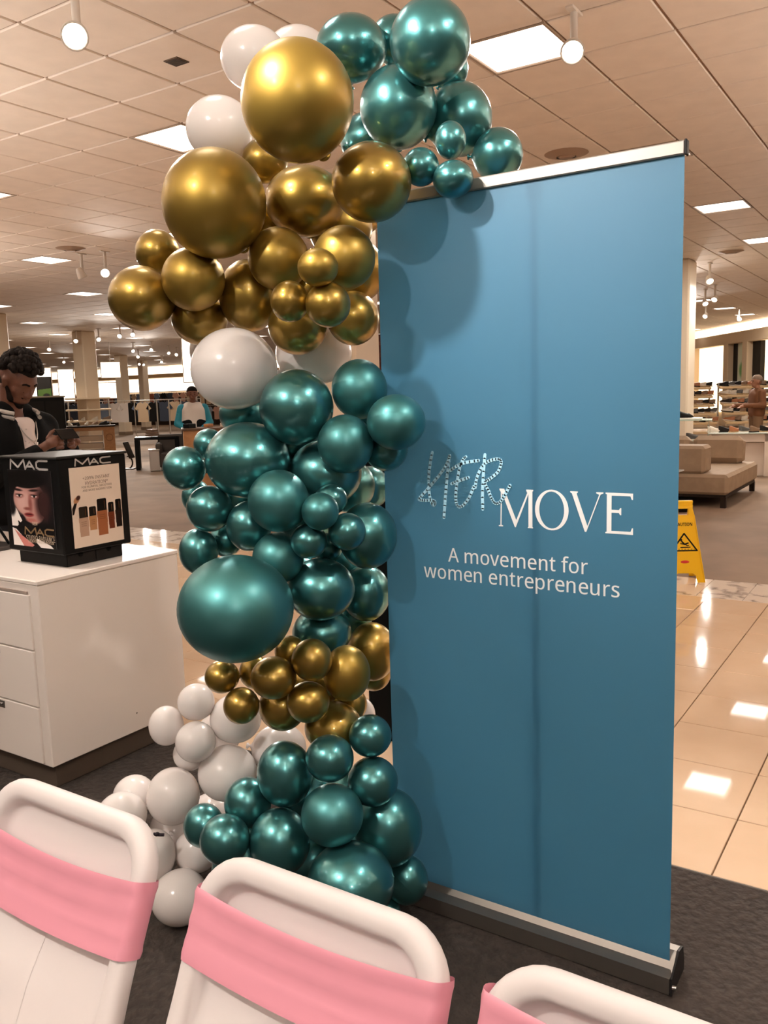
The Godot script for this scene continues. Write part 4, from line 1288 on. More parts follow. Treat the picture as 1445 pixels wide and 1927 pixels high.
	balloon("teal", Vector3(2.169, 1.323, -1.759), 0.0848, 1.002, Vector3(0.29, 0.63, -0.72), "hidden teal balloon behind the top of the central front teal one", "balloons filling the core of the garland")
	balloon("teal", Vector3(2.185, 1.311, -1.567), 0.0857, 1.000, Vector3(0.00, 0.28, 0.96), "hidden teal balloon behind the upper of the small front trio", "balloons filling the core of the garland")
	balloon("teal", Vector3(2.102, 1.196, -1.677), 0.0858, 1.002, Vector3(-0.84, -0.21, 0.50), "hidden teal balloon in the gap left of the small front trio", "balloons filling the core of the garland")
	balloon("teal", Vector3(2.209, 1.048, -1.627), 0.0884, 1.000, Vector3(-0.00, -0.74, 0.67), "hidden teal balloon in the gap below the small front trio", "balloons filling the core of the garland")
	balloon("teal", Vector3(2.155, 0.995, -1.774), 0.0895, 1.001, Vector3(-0.21, -0.43, -0.88), "hidden teal balloon in the gap right of the giant teal one", "balloons filling the core of the garland")
	balloon("teal", Vector3(2.223, 0.872, -1.602), 0.0711, 0.997, Vector3(0.54, 0.50, 0.67), "hidden teal balloon left of the teal one with the pale rim", "balloons filling the core of the garland")
	balloon("teal", Vector3(2.022, 0.329, -1.662), 0.0935, 0.977, Vector3(-0.16, -0.45, 0.88), "hidden teal balloon behind the tall teal one in the bottom cluster", "balloons filling the core of the garland")
	balloon("teal", Vector3(2.049, 0.349, -1.493), 0.0912, 0.974, Vector3(-0.30, -0.52, 0.80), "hidden teal balloon behind the two top right ones of the bottom cluster", "balloons filling the core of the garland")
	balloon("teal", Vector3(2.018, 0.117, -1.637), 0.1013, 0.965, Vector3(0.06, -0.98, 0.18), "hidden teal balloon in the dark gap above the biggest bottom teal one", "balloons filling the core of the garland")
	balloon("teal", Vector3(1.862, 0.200, -1.741), 0.0817, 0.970, Vector3(-0.26, -0.53, 0.81), "hidden teal balloon in the gap right of the small bottom pair", "balloons filling the core of the garland")
	balloon("teal", Vector3(2.058, 0.180, -1.474), 0.0910, 0.965, Vector3(0.36, -0.63, 0.69), "hidden teal balloon left of the big dark one at the banner", "balloons filling the core of the garland")
	balloon("gold", Vector3(1.995, 0.708, -1.590), 0.0795, 0.992, Vector3(-0.87, -0.50, -0.04), "hidden gold balloon in the middle of the lower gold cluster", "balloons filling the core of the garland")
	balloon("gold", Vector3(2.104, 0.618, -1.603), 0.0723, 0.989, Vector3(-0.96, 0.16, 0.23), "hidden gold balloon in the gap beside the biggest lower gold one", "balloons filling the core of the garland")
	balloon("gold", Vector3(2.272, 2.121, -1.625), 0.0998, 0.975, Vector3(0.08, 0.52, 0.85), "hidden gold balloon in the gap below the two-highlight gold balloon", "balloons filling the core of the garland")
	balloon("gold", Vector3(2.150, 1.927, -1.678), 0.0957, 0.986, Vector3(-0.43, -0.19, 0.88), "hidden gold balloon behind the three small upper gold ones", "balloons filling the core of the garland")
	balloon("gold", Vector3(2.154, 2.152, -1.875), 0.1005, 0.979, Vector3(-0.06, 0.88, -0.47), "hidden gold balloon in the gap right of the second biggest gold one", "balloons filling the core of the garland")
	balloon("gold", Vector3(2.309, 1.942, -1.703), 0.0783, 0.985, Vector3(0.81, -0.35, 0.47), "hidden gold balloon left of the low right one in the upper cluster", "balloons filling the core of the garland")
	balloon("white", Vector3(1.830, 0.180, -2.070), 0.0826, 0.982, Vector3(-0.44, -0.69, -0.58), "hidden white balloon behind the ribbon knot", "balloons filling the core of the garland")
	balloon("white", Vector3(1.978, 0.466, -1.998), 0.0749, 0.993, Vector3(0.21, 0.97, 0.09), "hidden white balloon in the gap under the top of the white bunch", "balloons filling the core of the garland")
	balloon("white", Vector3(1.986, 0.150, -2.055), 0.0904, 0.980, Vector3(0.47, -0.79, -0.40), "hidden white balloon behind the leftmost bottom teal balloon", "balloons filling the core of the garland")
	balloon("teal", Vector3(2.275, 1.517, -1.528), 0.0828, 0.997, Vector3(0.70, 0.48, 0.53), "hidden teal balloon below the dark one before the cream pillar", "balloons filling the core of the garland")
	balloon("teal", Vector3(2.452, 2.424, -1.623), 0.0935, 0.957, Vector3(0.92, 0.36, 0.18), "hidden teal balloon between the biggest gold and the central top teal one", "balloons filling the core of the garland")
	# a dark knot of ribbon and a red balloon neck among the white balloons
	st = mb()
	tube(st, [Vector3(1.64, 0.285, -1.955), Vector3(1.65, 0.28, -1.945), Vector3(1.66, 0.279, -1.93)], 0.005, 6)
	ball(st, Vector3(1.648, 0.282, -1.948), Vector3(0.009, 0.006, 0.009), 8, 5)
	tag(obj("ribbon_knot", st, mat(40, 34, 40, 0.5)), "dark ribbon knot tied between the white balloons near the left chair", "ribbon")

	# ------------------------------------------------ caution sign on the marble border
	var yellow := mat(250, 196, 12, 0.35)
	var cs := thing("caution_sign", "yellow folding wet floor caution sign on the marble border beside the banner", "sign", Vector3(7.11, 0, -1.735), -PI / 2 + 0.5)
	for s in [1.0, -1.0]:
		var panel := Transform3D(Basis(Vector3(1, 0, 0), -0.2 * s) * Basis(Vector3(0, 1, 0), 0.0 if s > 0 else PI), Vector3(0, 0, 0.13 * s))
		st = mb()
		for p in [PackedVector2Array([Vector2(-0.155, 0), Vector2(-0.095, 0), Vector2(-0.085, 0.055), Vector2(-0.06, 0.075), Vector2(0.06, 0.075), Vector2(0.085, 0.055), Vector2(0.095, 0), Vector2(0.155, 0), Vector2(0.088, 0.55), Vector2(-0.088, 0.55)]),
				PackedVector2Array([Vector2(-0.088, 0.549), Vector2(-0.04, 0.549), Vector2(-0.04, 0.61), Vector2(-0.074, 0.61)]), PackedVector2Array([Vector2(0.04, 0.549), Vector2(0.088, 0.549), Vector2(0.074, 0.61), Vector2(0.04, 0.61)]),
				PackedVector2Array([Vector2(-0.076, 0.605), Vector2(0.076, 0.605), Vector2(0.078, 0.63), Vector2(0.07, 0.66), Vector2(-0.07, 0.66), Vector2(-0.078, 0.63)])]:
			prism(st, p, 0.012, panel * Transform3D(Basis.IDENTITY, Vector3(0, 0, -0.012)))
		for e in [-1.0, 1.0]:
			prism(st, PackedVector2Array([Vector2(e * 0.155, 0), Vector2(e * 0.147, 0.0), Vector2(e * 0.082, 0.55), Vector2(e * 0.088, 0.55)]), 0.006, panel)
		obj("panel", st, yellow, cs)
		if s > 0:
			var inkb := mat(22, 20, 16, 0.5)
			writing("warning_word", "CAUTION", "Droid Sans", 0.135, inkb, cs, panel * Transform3D(Basis.IDENTITY, Vector3(0, 0.475, 0.0008)), 700, 1.15)
			st = mb()
			stroke(st, [Vector2(0, 0.4), Vector2(0.1, 0.26), Vector2(-0.1, 0.26), Vector2(0, 0.4)], 0.012, 0.001, panel)
			for i in 7:
				stroke(st, [Vector2(-0.075 + 0.025 * i, 0.272), Vector2(-0.065 + 0.025 * i, 0.272)], 0.004, 0.001, panel)
			obj("warning_triangle", st, inkb, cs)
			st = mb()
			stroke(st, [Vector2(-0.02, 0.335), Vector2(0.002, 0.312), Vector2(0.03, 0.322)], 0.012, 0.001, panel)
			stroke(st, [Vector2(0.002, 0.312), Vector2(-0.03, 0.318)], 0.008, 0.001, panel)
			stroke(st, [Vector2(0.0, 0.318), Vector2(0.022, 0.3), Vector2(0.034, 0.304)], 0.007, 0.001, panel)
			stroke(st, [Vector2(-0.03, 0.286), Vector2(0.045, 0.288)], 0.008, 0.001, panel)
			ball(st, panel * Vector3(-0.026, 0.347, 0.0), Vector3(0.011, 0.011, 0.002), 12, 4)
			obj("slipping_figure", st, inkb, cs)
			st = mb()
			ball(st, panel * Vector3(0, 0.168, 0.0), Vector3(0.036, 0.013, 0.004), 20, 6)
			obj("oval_emblem", st, mat(206, 40, 40, 0.4), cs)
	st = mb()
	cyl(st, Vector3(-0.075, 0.645, 0), Vector3(0.075, 0.645, 0), 0.014, 0.014, 10)
	obj("hinge", st, yellow, cs)
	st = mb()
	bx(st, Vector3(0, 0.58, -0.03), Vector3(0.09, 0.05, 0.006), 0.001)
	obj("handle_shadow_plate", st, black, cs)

	# ------------------------------------------------ sofa and shoe department at the right
	var suede := noisy(StandardMaterial3D.new(), 51, 0.02, Color(0.6, 0.51, 0.42), Color(0.66, 0.57, 0.47), 0.6)
	suede.roughness = 0.85
	var dark_wood := mat(40, 30, 24, 0.5)
	var sofa := thing("sofa", "beige sectional sofa on dark legs, in front of the shoe displays", "sofa", Vector3(11.45, 0, -2.24))
	st = mb()
	bx(st, Vector3(1.05, 0.3, -1.3), Vector3(2.1, 0.27, 2.6), 0.04)
	obj("seat", st, suede, sofa)
	st = mb()
	bx(st, Vector3(0.24, 0.615, -1.45), Vector3(0.42, 0.37, 2.3), 0.04)
	obj("arm_block", st, suede, sofa)
	for i in 3:
		st = mb()
		bx(st, Vector3(1.85, 0.62, -0.5 - 0.75 * i), Vector3(0.34, 0.4, 0.7), 0.07, Basis(Vector3(0, 0, 1), -0.16))
		obj("back_cushion", st, suede, sofa)
	st = mb()
	bx(st, Vector3(1.05, 0.58, -1.65), Vector3(0.9, 0.36, 0.24), 0.08, Basis(Vector3(1, 0, 0), -0.2))
	obj("back_cushion", st, suede, sofa)
	st = mb()
	bx(st, Vector3(1.05, 0.15, -1.3), Vector3(2.04, 0.04, 2.54), 0.004)
	obj("base_frame", st, dark_wood, sofa)
	for q in [[0.06, -0.06], [2.04, -0.06], [0.06, -2.5], [2.04, -2.5]]:
		st = mb()
		bx(st, Vector3(q[0], 0.07, q[1]), Vector3(0.07, 0.14, 0.07), 0.004)
		obj("leg", st, dark_wood, sofa)
	var sofa2 := dup(sofa, Vector3(16.6, 0, -0.13), 0.0, "second beige sofa at the right edge of the frame, behind the first one")
	sofa2.set_meta("group", "beige sofas")
	sofa.set_meta("group", "beige sofas")
	var tray := thing("side_tray", "small white tray table end showing at the banner edge before the sofa", "table", Vector3(11.15, 0, -3.0))
	st = mb()
	bx(st, Vector3(0, 0.5, 0), Vector3(0.3, 0.02, 0.5), 0.004)
	obj("tray_top", st, mat(220, 224, 220, 0.2), tray)
	st = mb()
	cyl(st, Vector3(0, 0.0, -0.1), Vector3(0, 0.49, -0.1), 0.02, 0.02, 8)
	bx(st, Vector3(0, 0.01, -0.1), Vector3(0.28, 0.02, 0.28), 0.004)
	obj("pedestal", st, silver, tray)
	# white display table behind the sofa with shoes
	var white_paint := mat(226, 210, 196, 0.4)
	var glass := StandardMaterial3D.new()
	glass.transparency = BaseMaterial3D.TRANSPARENCY_ALPHA
	glass.albedo_color = Color(0.82, 0.95, 0.9, 0.16)
	glass.roughness = 0.05
	var dt := thing("display_table", "white panelled display table with a glass top full of shoes, behind the sofa", "table", Vector3(15.9, -0.05, -2.9), -1.38)
	st = mb()
	for x in [-0.42, 0.42]:
		for z in [-0.3, 0.3]:
			bx(st, Vector3(x, 0.415, z), Vector3(0.14, 0.73, 0.1), 0.006)
	bx(st, Vector3(0, 0.71, 0), Vector3(0.98, 0.14, 0.7), 0.006)
	bx(st, Vector3(0, 0.34, 0), Vector3(0.78, 0.58, 0.5), 0.006)
	obj("table_frame", st, white_paint, dt)
	st = mb()
	bx(st, Vector3(0, 0.79, 0), Vector3(1.06, 0.016, 0.8), 0.003)
	obj("table_top", st, mat(200, 208, 200, 0.15), dt)
	var shoe_tones := [mat(24, 21, 20, 0.4), mat(40, 32, 28, 0.5), mat(110, 82, 58, 0.5), mat(196, 184, 168, 0.5), mat(150, 92, 54, 0.5), mat(70, 66, 62, 0.5)]
	var sole_tones := [mat(220, 212, 200, 0.6), mat(30, 26, 24, 0.6), mat(180, 150, 110, 0.6)]
	for i in 6:
		shoe(Vector3(15.75, 0.748, -2.9) + Basis(Vector3(0, 1, 0), -1.38) * Vector3(-0.42 + 0.165 * i, 0, -0.1 * (i % 2)), -1.0 + rng.randf() * 0.5, shoe_tones[[3, 0, 4, 5, 2, 0][i]], sole_tones[i % 3], ["pale shoe at the left corner of the white display table", "black shoe in front on the white display table", "tan shoe in the middle of the white display table", "grey shoe behind on the white display table", "brown shoe at the right of the white display table", "black shoe at the far right of the white display table"][i], "shoes on the white display table")
	# glass display case beside the pillar
	var gc := thing("glass_display_case", "glass display case with shoes on top, between the banner and the sofa", "display case", Vector3(14.45, -0.06, -3.55), -1.38)
	st = mb()
	bx(st, Vector3(0, 1.08, 0), Vector3(0.9, 0.014, 0.55), 0.003)
	bx(st, Vector3(0, 0.76, 0.05), Vector3(1.1, 0.014, 0.75), 0.003)
	obj("glass_shelf", st, mat(196, 214, 200, 0.1), gc)
	st = mb()
	bx(st, Vector3(0.4, 0.92, 0), Vector3(0.01, 0.3, 0.5))
	bx(st, Vector3(-0.4, 0.92, 0), Vector3(0.01, 0.3, 0.5))
	obj("glass_side", st, glass, gc)
	st = mb()
	bx(st, Vector3(0, 0.405, 0.05), Vector3(0.95, 0.69, 0.6), 0.006)
	obj("plinth", st, white_paint, gc)
	st = mb()
	bx(st, Vector3(0.05, 1.1, 0.02), Vector3(0.5, 0.03, 0.26), 0.008)
	var ped := tag(obj("shoe_riser", st, mat(236, 230, 220, 0.4), self, Vector3(14.45, -0.06, -3.55)), "white shoe riser on top of the glass display case", "riser")
	ped.rotation.y = -1.38
	shoe(Vector3(14.42, 1.057, -3.53), -1.2, shoe_tones[0], sole_tones[1], "black shoe on the white riser of the glass case", "shoes on the glass case")
	shoe(Vector3(14.15, 0.708, -3.62), -1.0, shoe_tones[0], sole_tones[0], "black shoe on the lower glass shelf beside the banner", "shoes on the glass case")
	shoe(Vector3(14.2, 0.708, -3.3), -1.4, shoe_tones[5], sole_tones[0], "grey shoe on the lower glass shelf, right of the black one", "shoes on the glass case")
	st = mb()
	bx(st, Vector3(0, 0.06, 0), Vector3(0.16, 0.12, 0.12), 0.006)
	tag(obj("orange_box", st, mat(196, 120, 74, 0.5), self, Vector3(14.5, 0.708, -3.7)), "small orange box inside the glass display case", "box")
	# tiered shoe racks
	var tone_names := ["black", "dark brown", "tan", "pale", "orange brown", "grey"]
	var pale_wood := mat(222, 192, 150, 0.5)
	for r in 2:
		var at: Vector3 = [Vector3(21.6, 0, -5.2), Vector3(22.35, 0, -3.95)][r]
		var turn := -1.03
		var rack := thing("shoe_rack", ["left tiered pale wood shoe rack below the bright wall panel", "right tiered pale wood shoe rack beside the person in brown"][r], "rack", at, turn, "tiered shoe racks")
		var b := Basis(Vector3(0, 1, 0), turn)
		for k in 7:
			var y := 0.25 + 0.21 * k
			var z := 0.42 - 0.12 * k
			st = mb()
			bx(st, Vector3(0, y, z), Vector3(1.25, 0.05, 0.24), 0.006, Basis(Vector3(1, 0, 0), 0.25))
			obj("shelf", st, pale_wood, rack)
			if k < 2:
				continue
			for i in 8:
				var p := at + b * Vector3(-0.53 + 0.152 * i, y + 0.03, z)
				var tone := rng.randi() % 6
				shoe(p, turn + PI / 2 + 0.9 + rng.randf() * 0.3, shoe_tones[tone], sole_tones[rng.randi() % 3], "%s shoe, %s from left, %s shelf of the %s shoe rack" % [tone_names[tone], ["first", "second", "third", "fourth", "fifth", "sixth", "seventh", "last"][i], ["lowest filled", "lower middle", "middle", "second highest", "top"][k - 2], ["left", "right"][r]], "shoes on the tiered racks", 0.12)
		st = mb()
		for x in [-0.62, 0.62]:
			bx(st, Vector3(x, 0.8, -0.32), Vector3(0.03, 1.6, 0.06), 0.004)
			bx(st, Vector3(x, 0.12, 0.05), Vector3(0.03, 0.08, 0.9), 0.004)
		obj("rack_frame", st, silver, rack)

	# ------------------------------------------------ left background: wooden tables, counters, clothing
	var wt := thing("wooden_display_table", "orange wood display table with a dark top, before the pillar with shelves", "table", Vector3(15.62, 0, -20.09), -0.68)
	st = mb()
	for x in [-0.52, 0.52]:
		bx(st, Vector3(x, 0.45, 0), Vector3(0.3, 0.9, 0.7), 0.006)
	bx(st, Vector3(0, 0.85, 0), Vector3(1.34, 0.1, 0.72), 0.006)
	obj("table_frame", st, wood, wt)
	st = mb()
	bx(st, Vector3(0, 0.92, 0), Vector3(1.4, 0.04, 0.8), 0.006)
	obj("table_top", st, dark_wood, wt)
	st = mb()
	lathe(st, PackedVector2Array([Vector2(0.085, 0), Vector2(0.1, 0), Vector2(0.1, 0.004), Vector2(0.085, 0.004), Vector2(0.085, 0)]), 24, Transform3D(Basis(Vector3(1, 0, 0), Vector3(0, 0, 1), Vector3(0, -1, 0)), Vector3(0.52, 0.6, 0.352)))
	obj("ring_emblem", st, mat(120, 80, 46, 0.6), wt)
	st = mb()
	for k in 3:
		bx(st, Vector3(0, 0.18 + 0.2 * k, 0), Vector3(0.7, 0.14, 0.5), 0.01)
	tag(obj("shoe_boxes", st, mat(200, 176, 150, 0.6), self, Vector3(15.62, 0, -20.09)), "stacked boxes under the orange wood display table", "boxes").rotation.y = -0.68
	for i in 5:
		shoe(Vector3(15.62, 0.945, -20.09) + Basis(Vector3(0, 1, 0), -0.68) * Vector3(-0.5 + 0.22 * i, 0, 0.1 * (i % 2)), 0.6 + 0.3 * i, shoe_tones[[3, 0, 3, 2, 0][i]], sole_tones[i % 3], ["pale shoe at the left end of the orange wood table", "black shoe second from left on the orange wood table", "white shoe in the middle of the orange wood table", "brown shoe second from right on the orange wood table", "black shoe at the right end of the orange wood table"][i], "shoes on the orange wood table")
	# shelves round the third pillar
	for k in 3:
		st = mb()
		bx(st, Vector3.ZERO, Vector3(1.3, 0.05, 1.3), 0.008)
		tag(obj("pillar_shelf", st, mat(226, 206, 178, 0.5), self, Vector3(17.13, 1.02 + 0.34 * k, -21.98)), ["lowest white shelf round the pillar, carrying shoes", "middle white shelf round the pillar behind the man", "topmost white shelf round the pillar behind the man"][k], "shelf", "white shelves round the pillar").rotation.y = -0.68
	for i in 4:
		shoe(Vector3(17.13, 1.046, -21.98) + Basis(Vector3(0, 1, 0), -0.68) * Vector3(-0.5 + 0.33 * i, 0, 0.58), 0.8 + 0.4 * i, shoe_tones[[2, 3, 3, 2][i]], sole_tones[0], ["brown shoe at the left on the lowest pillar shelf", "pale shoe left of the middle on the lowest pillar shelf", "pale shoe right of the middle on the lowest pillar shelf", "tan shoe at the right on the lowest pillar shelf"][i], "shoes on the pillar shelf")
	var dc := thing("dark_cabinet", "tall dark cabinet with a pale ledge behind the shoulder of the man", "cabinet", Vector3(13.84, 0, -19.5), -0.66)
	st = mb()
	bx(st, Vector3(0, 0.87, 0), Vector3(0.95, 1.74, 0.4), 0.01)
	obj("body", st, black, dc)
	st = mb()
	bx(st, Vector3(0, 1.76, 0), Vector3(1.0, 0.04, 0.45), 0.006)
	obj("ledge", st, mat(150, 140, 120, 0.5), dc)
	for k in 2:
		st = mb()
		bx(st, Vector3(-0.23 + 0.46 * k, 0.9, 0.205), Vector3(0.42, 1.5, 0.01), 0.002)
		obj("door", st, mat(26, 24, 22, 0.5), dc)
	# service counter right, black table, stool and mirror
	var sc := thing("service_counter", "orange-brown wood service counter behind the left teal balloons", "counter", Vector3(9.42, 0, -9.3), -0.75)
	st = mb()
	bx(st, Vector3(0.1, 0.57, 0), Vector3(1.0, 1.14, 0.6), 0.008)
	obj("body", st, wood, sc)
	st = mb()
	bx(st, Vector3(0.1, 1.15, 0), Vector3(1.04, 0.03, 0.66), 0.004)
	obj("worktop", st, mat(90, 62, 40, 0.4), sc)
	st = mb()
	bx(st, Vector3(0.25, 0.98, 0.302), Vector3(0.03, 0.05, 0.008), 0.002)
	obj("lock_plate", st, black, sc)
	for i in 3:
		st = mb()
		bx(st, Vector3.ZERO, [Vector3(0.16, 0.07, 0.12), Vector3(0.12, 0.05, 0.1), Vector3(0.18, 0.06, 0.14)][i], 0.008)
		tag(obj("counter_item", st, [black, mat(170, 110, 60, 0.5), mat(190, 170, 150, 0.5)][i], self, Vector3(9.42, 1.195, -9.3) + Basis(Vector3(0, 1, 0), -0.75) * Vector3(-0.3 + 0.28 * i, 0, 0.05)), ["black small item at the left end of the wood service counter", "brown small item in the middle of the wood service counter", "pale small item at the right of the wood service counter"][i], "item", "items on the service counter")
	var bt := thing("black_table", "black table with square legs in the aisle behind the left balloons", "table", Vector3(13.85, 0, -15.4), -0.75)
	st = mb()
	bx(st, Vector3(0, 0.72, 0), Vector3(1.0, 0.06, 0.7), 0.006)
	obj("table_top", st, black, bt)
	for q in [[-0.45, 0.3], [0.45, 0.3], [-0.45, -0.3], [0.45, -0.3]]:
		st = mb()
		bx(st, Vector3(q[0], 0.345, q[1]), Vector3(0.1, 0.69, 0.1), 0.006)
		obj("leg", st, black, bt)
	st = mb()
	for k in 3:
		bx(st, Vector3(0, 0.03 + 0.055 * k, 0), Vector3(0.26 - 0.03 * k, 0.05, 0.2), 0.006)
	tag(obj("boxes", st, mat(120, 92, 72, 0.6), self, Vector3(13.8, 0.755, -15.5)), "small stack of boxes on the black table", "boxes")
	var so := thing("metal_stool", "small brushed metal stool cube in front of the dark armchair", "stool", Vector3(13.25, 0, -14.85), -0.75)
	st = mb()
	bx(st, Vector3(0, 0.24, 0), Vector3(0.22, 0.46, 0.22), 0.01)
	obj("body", st, silver, so)
	st = mb()
	bx(st, Vector3(0, 0.485, 0), Vector3(0.25, 0.03, 0.25), 0.008)
	obj("top_plate", st, mat(220, 216, 210, 0.2, 0.9), so)
	var ac := thing("armchair", "dark grey armchair beside the metal stool, left of the wood service counter", "armchair", Vector3(13.75, 0, -14.75), -0.75)
	var dark_cloth := mat(58, 50, 44, 0.8)
	for p in [["seat", Vector3(0, 0.25, 0), Vector3(0.7, 0.34, 0.7)], ["backrest", Vector3(0, 0.5, -0.3), Vector3(0.7, 0.6, 0.18)], ["armrest", Vector3(-0.33, 0.38, 0), Vector3(0.14, 0.5, 0.7)], ["armrest", Vector3(0.33, 0.38, 0), Vector3(0.14, 0.5, 0.7)]]:
		st = mb()
		bx(st, p[1], p[2], 0.04)
		obj(p[0], st, dark_cloth, ac)
	st = mb()
	for x in [-0.28, 0.28]:
		for z in [-0.28, 0.28]:
			cyl(st, Vector3(x, 0, z), Vector3(x, 0.1, z), 0.02, 0.025, 8)
	obj("feet", st, black, ac)
	var sm := thing("floor_mirror", "low tilted shoe mirror on a curved stand on the brown carpet", "mirror", Vector3(13.46, 0, -15.95), 0.6)
	st = mb()
	bx(st, Vector3(0, 0.45, 0), Vector3(0.3, 0.4, 0.03), 0.006, Basis(Vector3(0, 1, 0), -0.1) * Basis(Vector3(1, 0, 0), -0.35))
	obj("mirror_frame", st, dark_wood, sm)
	st = mb()
	var arc := []
	for i in 9:
		var a := PI * i / 8
		arc.append(Vector3(0, 0.16 + cos(a) * 0.15, sin(a) * 0.12 - 0.05))
	tube(st, arc, 0.018, 8)
	bx(st, Vector3(0, 0.012, -0.02), Vector3(0.3, 0.024, 0.26), 0.006)
	obj("curved_stand", st, dark_wood, sm)
	# rails with garments
	var rail_at := Vector3(21.57, 0, -25.92)
	var along := Basis(Vector3(0, 1, 0), -0.73)
	var racks := [[rail_at, 2.6, "clothes rail with pale and blue shirts before the far pillars"], [Vector3(22.4, 0, -24.2), 2.4, "clothes rail with cream and dark clothes right of the blue shirts"], [Vector3(20.9, 0, -27.3), 1.6, "clothes rail with dark clothes left of the white shirts"], [Vector3(15.6, 0, -16.6), 0.9, "empty chrome rail with thin uprights left of the clerk"]]
	for r in racks.size():
		var ra: Array = racks[r]
		var rk := thing("clothes_rail", ra[2], "clothes rail", ra[0], -0.73, "chrome clothes rails")
		st = mb()
		var n := 2 if r < 3 else 4
		for i in n:
			var x: float = lerpf(-0.5, 0.5, i / (n - 1.0)) * ra[1]
			cyl(st, Vector3(x, 0, 0), Vector3(x, 1.6, 0), 0.02, 0.02, 8)
			bx(st, Vector3(x, 0.03, 0), Vector3(0.05, 0.06, 0.6), 0.006)
		cyl(st, Vector3(-ra[1] * 0.5, 1.6, 0), Vector3(ra[1] * 0.5, 1.6, 0), 0.015, 0.015, 8)
		obj("rail_frame", st, silver, rk)
	var shirt_tones := {"pale blue": mat(150, 160, 176, 0.8), "white": mat(206, 196, 190, 0.8), "blue": mat(104, 118, 140, 0.8), "black": mat(26, 24, 24, 0.8), "cream": mat(200, 176, 148, 0.8), "navy": mat(48, 56, 72, 0.8), "grey": mat(96, 88, 82, 0.8), "rust": mat(150, 84, 60, 0.8), "pink": mat(206, 160, 140, 0.8)}
	for s in [[0, -0.5, "blue", "blue shirt at the left end of the middle rail"], [0, -0.15, "white", "white shirt left on the middle rail"], [0, 0.2, "white", "white shirt right of its twin on the middle rail"], [0, 0.46, "black", "black shirt between the white and the blue shirts"], [0, 0.74, "blue", "blue shirt hanging right of the white ones"], [0, 1.08, "pale blue", "pale blue shirt at the right end of the middle rail"], [1, -0.9, "cream", "cream top at the left of the right rail"], [1, -0.5, "black", "black top second from left on the right rail"], [1, -0.12, "navy", "navy top in the middle of the right rail"], [1, 0.25, "cream", "cream top right of the middle on the right rail"], [1, 0.6, "navy", "navy top near the right end of the right rail"], [1, 0.95, "navy", "navy top at the right end of the right rail"], [2, -0.6, "black", "black coat at the left of the dark rail"], [2, -0.2, "navy", "navy top in the middle of the dark rail"], [2, 0.2, "black", "black top right of the navy one on the dark rail"], [2, 0.6, "grey", "grey top at the right end of the dark rail"]]:
		garment("shirt", (racks[s[0]][0] as Vector3) + along * Vector3(s[1], 1.53, 0.03), -0.73 + 0.25 * sin(s[1] * 9.0), 0.5, 0.72, shirt_tones[s[2]], s[3], "shirts on the chrome rails")
	# clothes on the far wall, wall panels, sign boards
	var keys := shirt_tones.keys()
	for row in 2:
		for i in 46:
			var z := -26.0 - 0.56 * i + 0.12 * rng.randf()
			var kk: String = keys[rng.randi() % keys.size()]
			garment("hanging_top", Vector3(37.7, 2.02 - 0.92 * row, z), -PI / 2 + 0.3 * rng.randf(), 0.42, 0.76, shirt_tones[kk], "%s garment hanging on the %s rail of the far back wall" % [kk, ["upper", "lower"][row]], "garments on the far back wall")
	st = mb()
	for row in 2:
		cyl(st, Vector3(37.7, 2.1 - 0.92 * row, -25.5), Vector3(37.7, 2.1 - 0.92 * row, -52.5), 0.02, 0.02, 6)
	tag(obj("wall_rail", st, silver), "long chrome wall rails carrying the far garments", "rail")
	for s in [[Vector3(17.75, 2.25, -25.1), 0.62, 1.0, "leftmost tall glowing sign panel beside the head of the man"], [Vector3(19.32, 2.2, -25.92), 0.5, 1.1, "glowing sign panel left of the shelf pillar"], [Vector3(20.89, 2.73, -25.43), 0.66, 0.55, "upper of two square glowing signs right of the shelf pillar"], [Vector3(20.75, 1.99, -25.5), 0.6, 0.55, "lower of two square glowing signs right of the shelf pillar"], [Vector3(21.81, 2.95, -22.4), 0.36, 1.5, "tall bright sign left of the big round white balloon"]]:
		var t := thing("sign_panel", s[3], "sign", s[0], -0.7, "glowing sign panels")
		st = mb()
		bx(st, Vector3(0, 0, -0.03), Vector3(s[1] + 0.05, s[2] + 0.05, 0.06), 0.008)
		obj("frame", st, mat(160, 140, 120, 0.5), t)
		st = mb()
		bx(st, Vector3(0, 0, 0.004), Vector3(s[1], s[2], 0.012), 0.003)
		obj("lit_panel_light", st, glow(255, 240, 220, 2.2), t)
		if s[0].y < 2.7:
			st = mb()
			cyl(st, Vector3(0, -s[0].y, -0.03), Vector3(0, -s[2] * 0.5, -0.03), 0.03, 0.03, 8)
			obj("stand", st, silver, t)
		else:
			st = mb()
			cyl(st, Vector3(0, s[2] * 0.5, -0.03), Vector3(0, 3.72 - s[0].y, -0.03), 0.01, 0.01, 6)
			obj("hanger", st, silver, t)
	im = Image.create(32, 64, false, Image.FORMAT_RGB8)
	im.fill(Color(0.09, 0.07, 0.06))
	poly_fill(im, PackedVector2Array([Vector2(0, 34), Vector2(32, 30), Vector2(32, 64), Vector2(0, 64)]), Color(0.34, 0.48, 0.2))
	ell(im, 20, 50, 8, 6, Color(0.12, 0.12, 0.08), 0.3)
	var gp := thing("picture_board", "picture board with green lower half beside the head of the man", "picture", Vector3(17.2, 2.05, -24.2), -0.64)
	print_sheet("print", im, 0.4, 0.72, gp, Transform3D(Basis.IDENTITY, Vector3(0, 0, 0.02)))
	st = mb()
	bx(st, Vector3.ZERO, Vector3(0.46, 0.78, 0.04), 0.006)
	cyl(st, Vector3(0, -2.05, -0.02), Vector3(0, -0.3, -0.02), 0.03, 0.03, 8)
	obj("stand_frame", st, black, gp)
	st = mb()
	bx(st, Vector3(0, 1.3, 0), Vector3(0.5, 2.5, 0.3), 0.01)
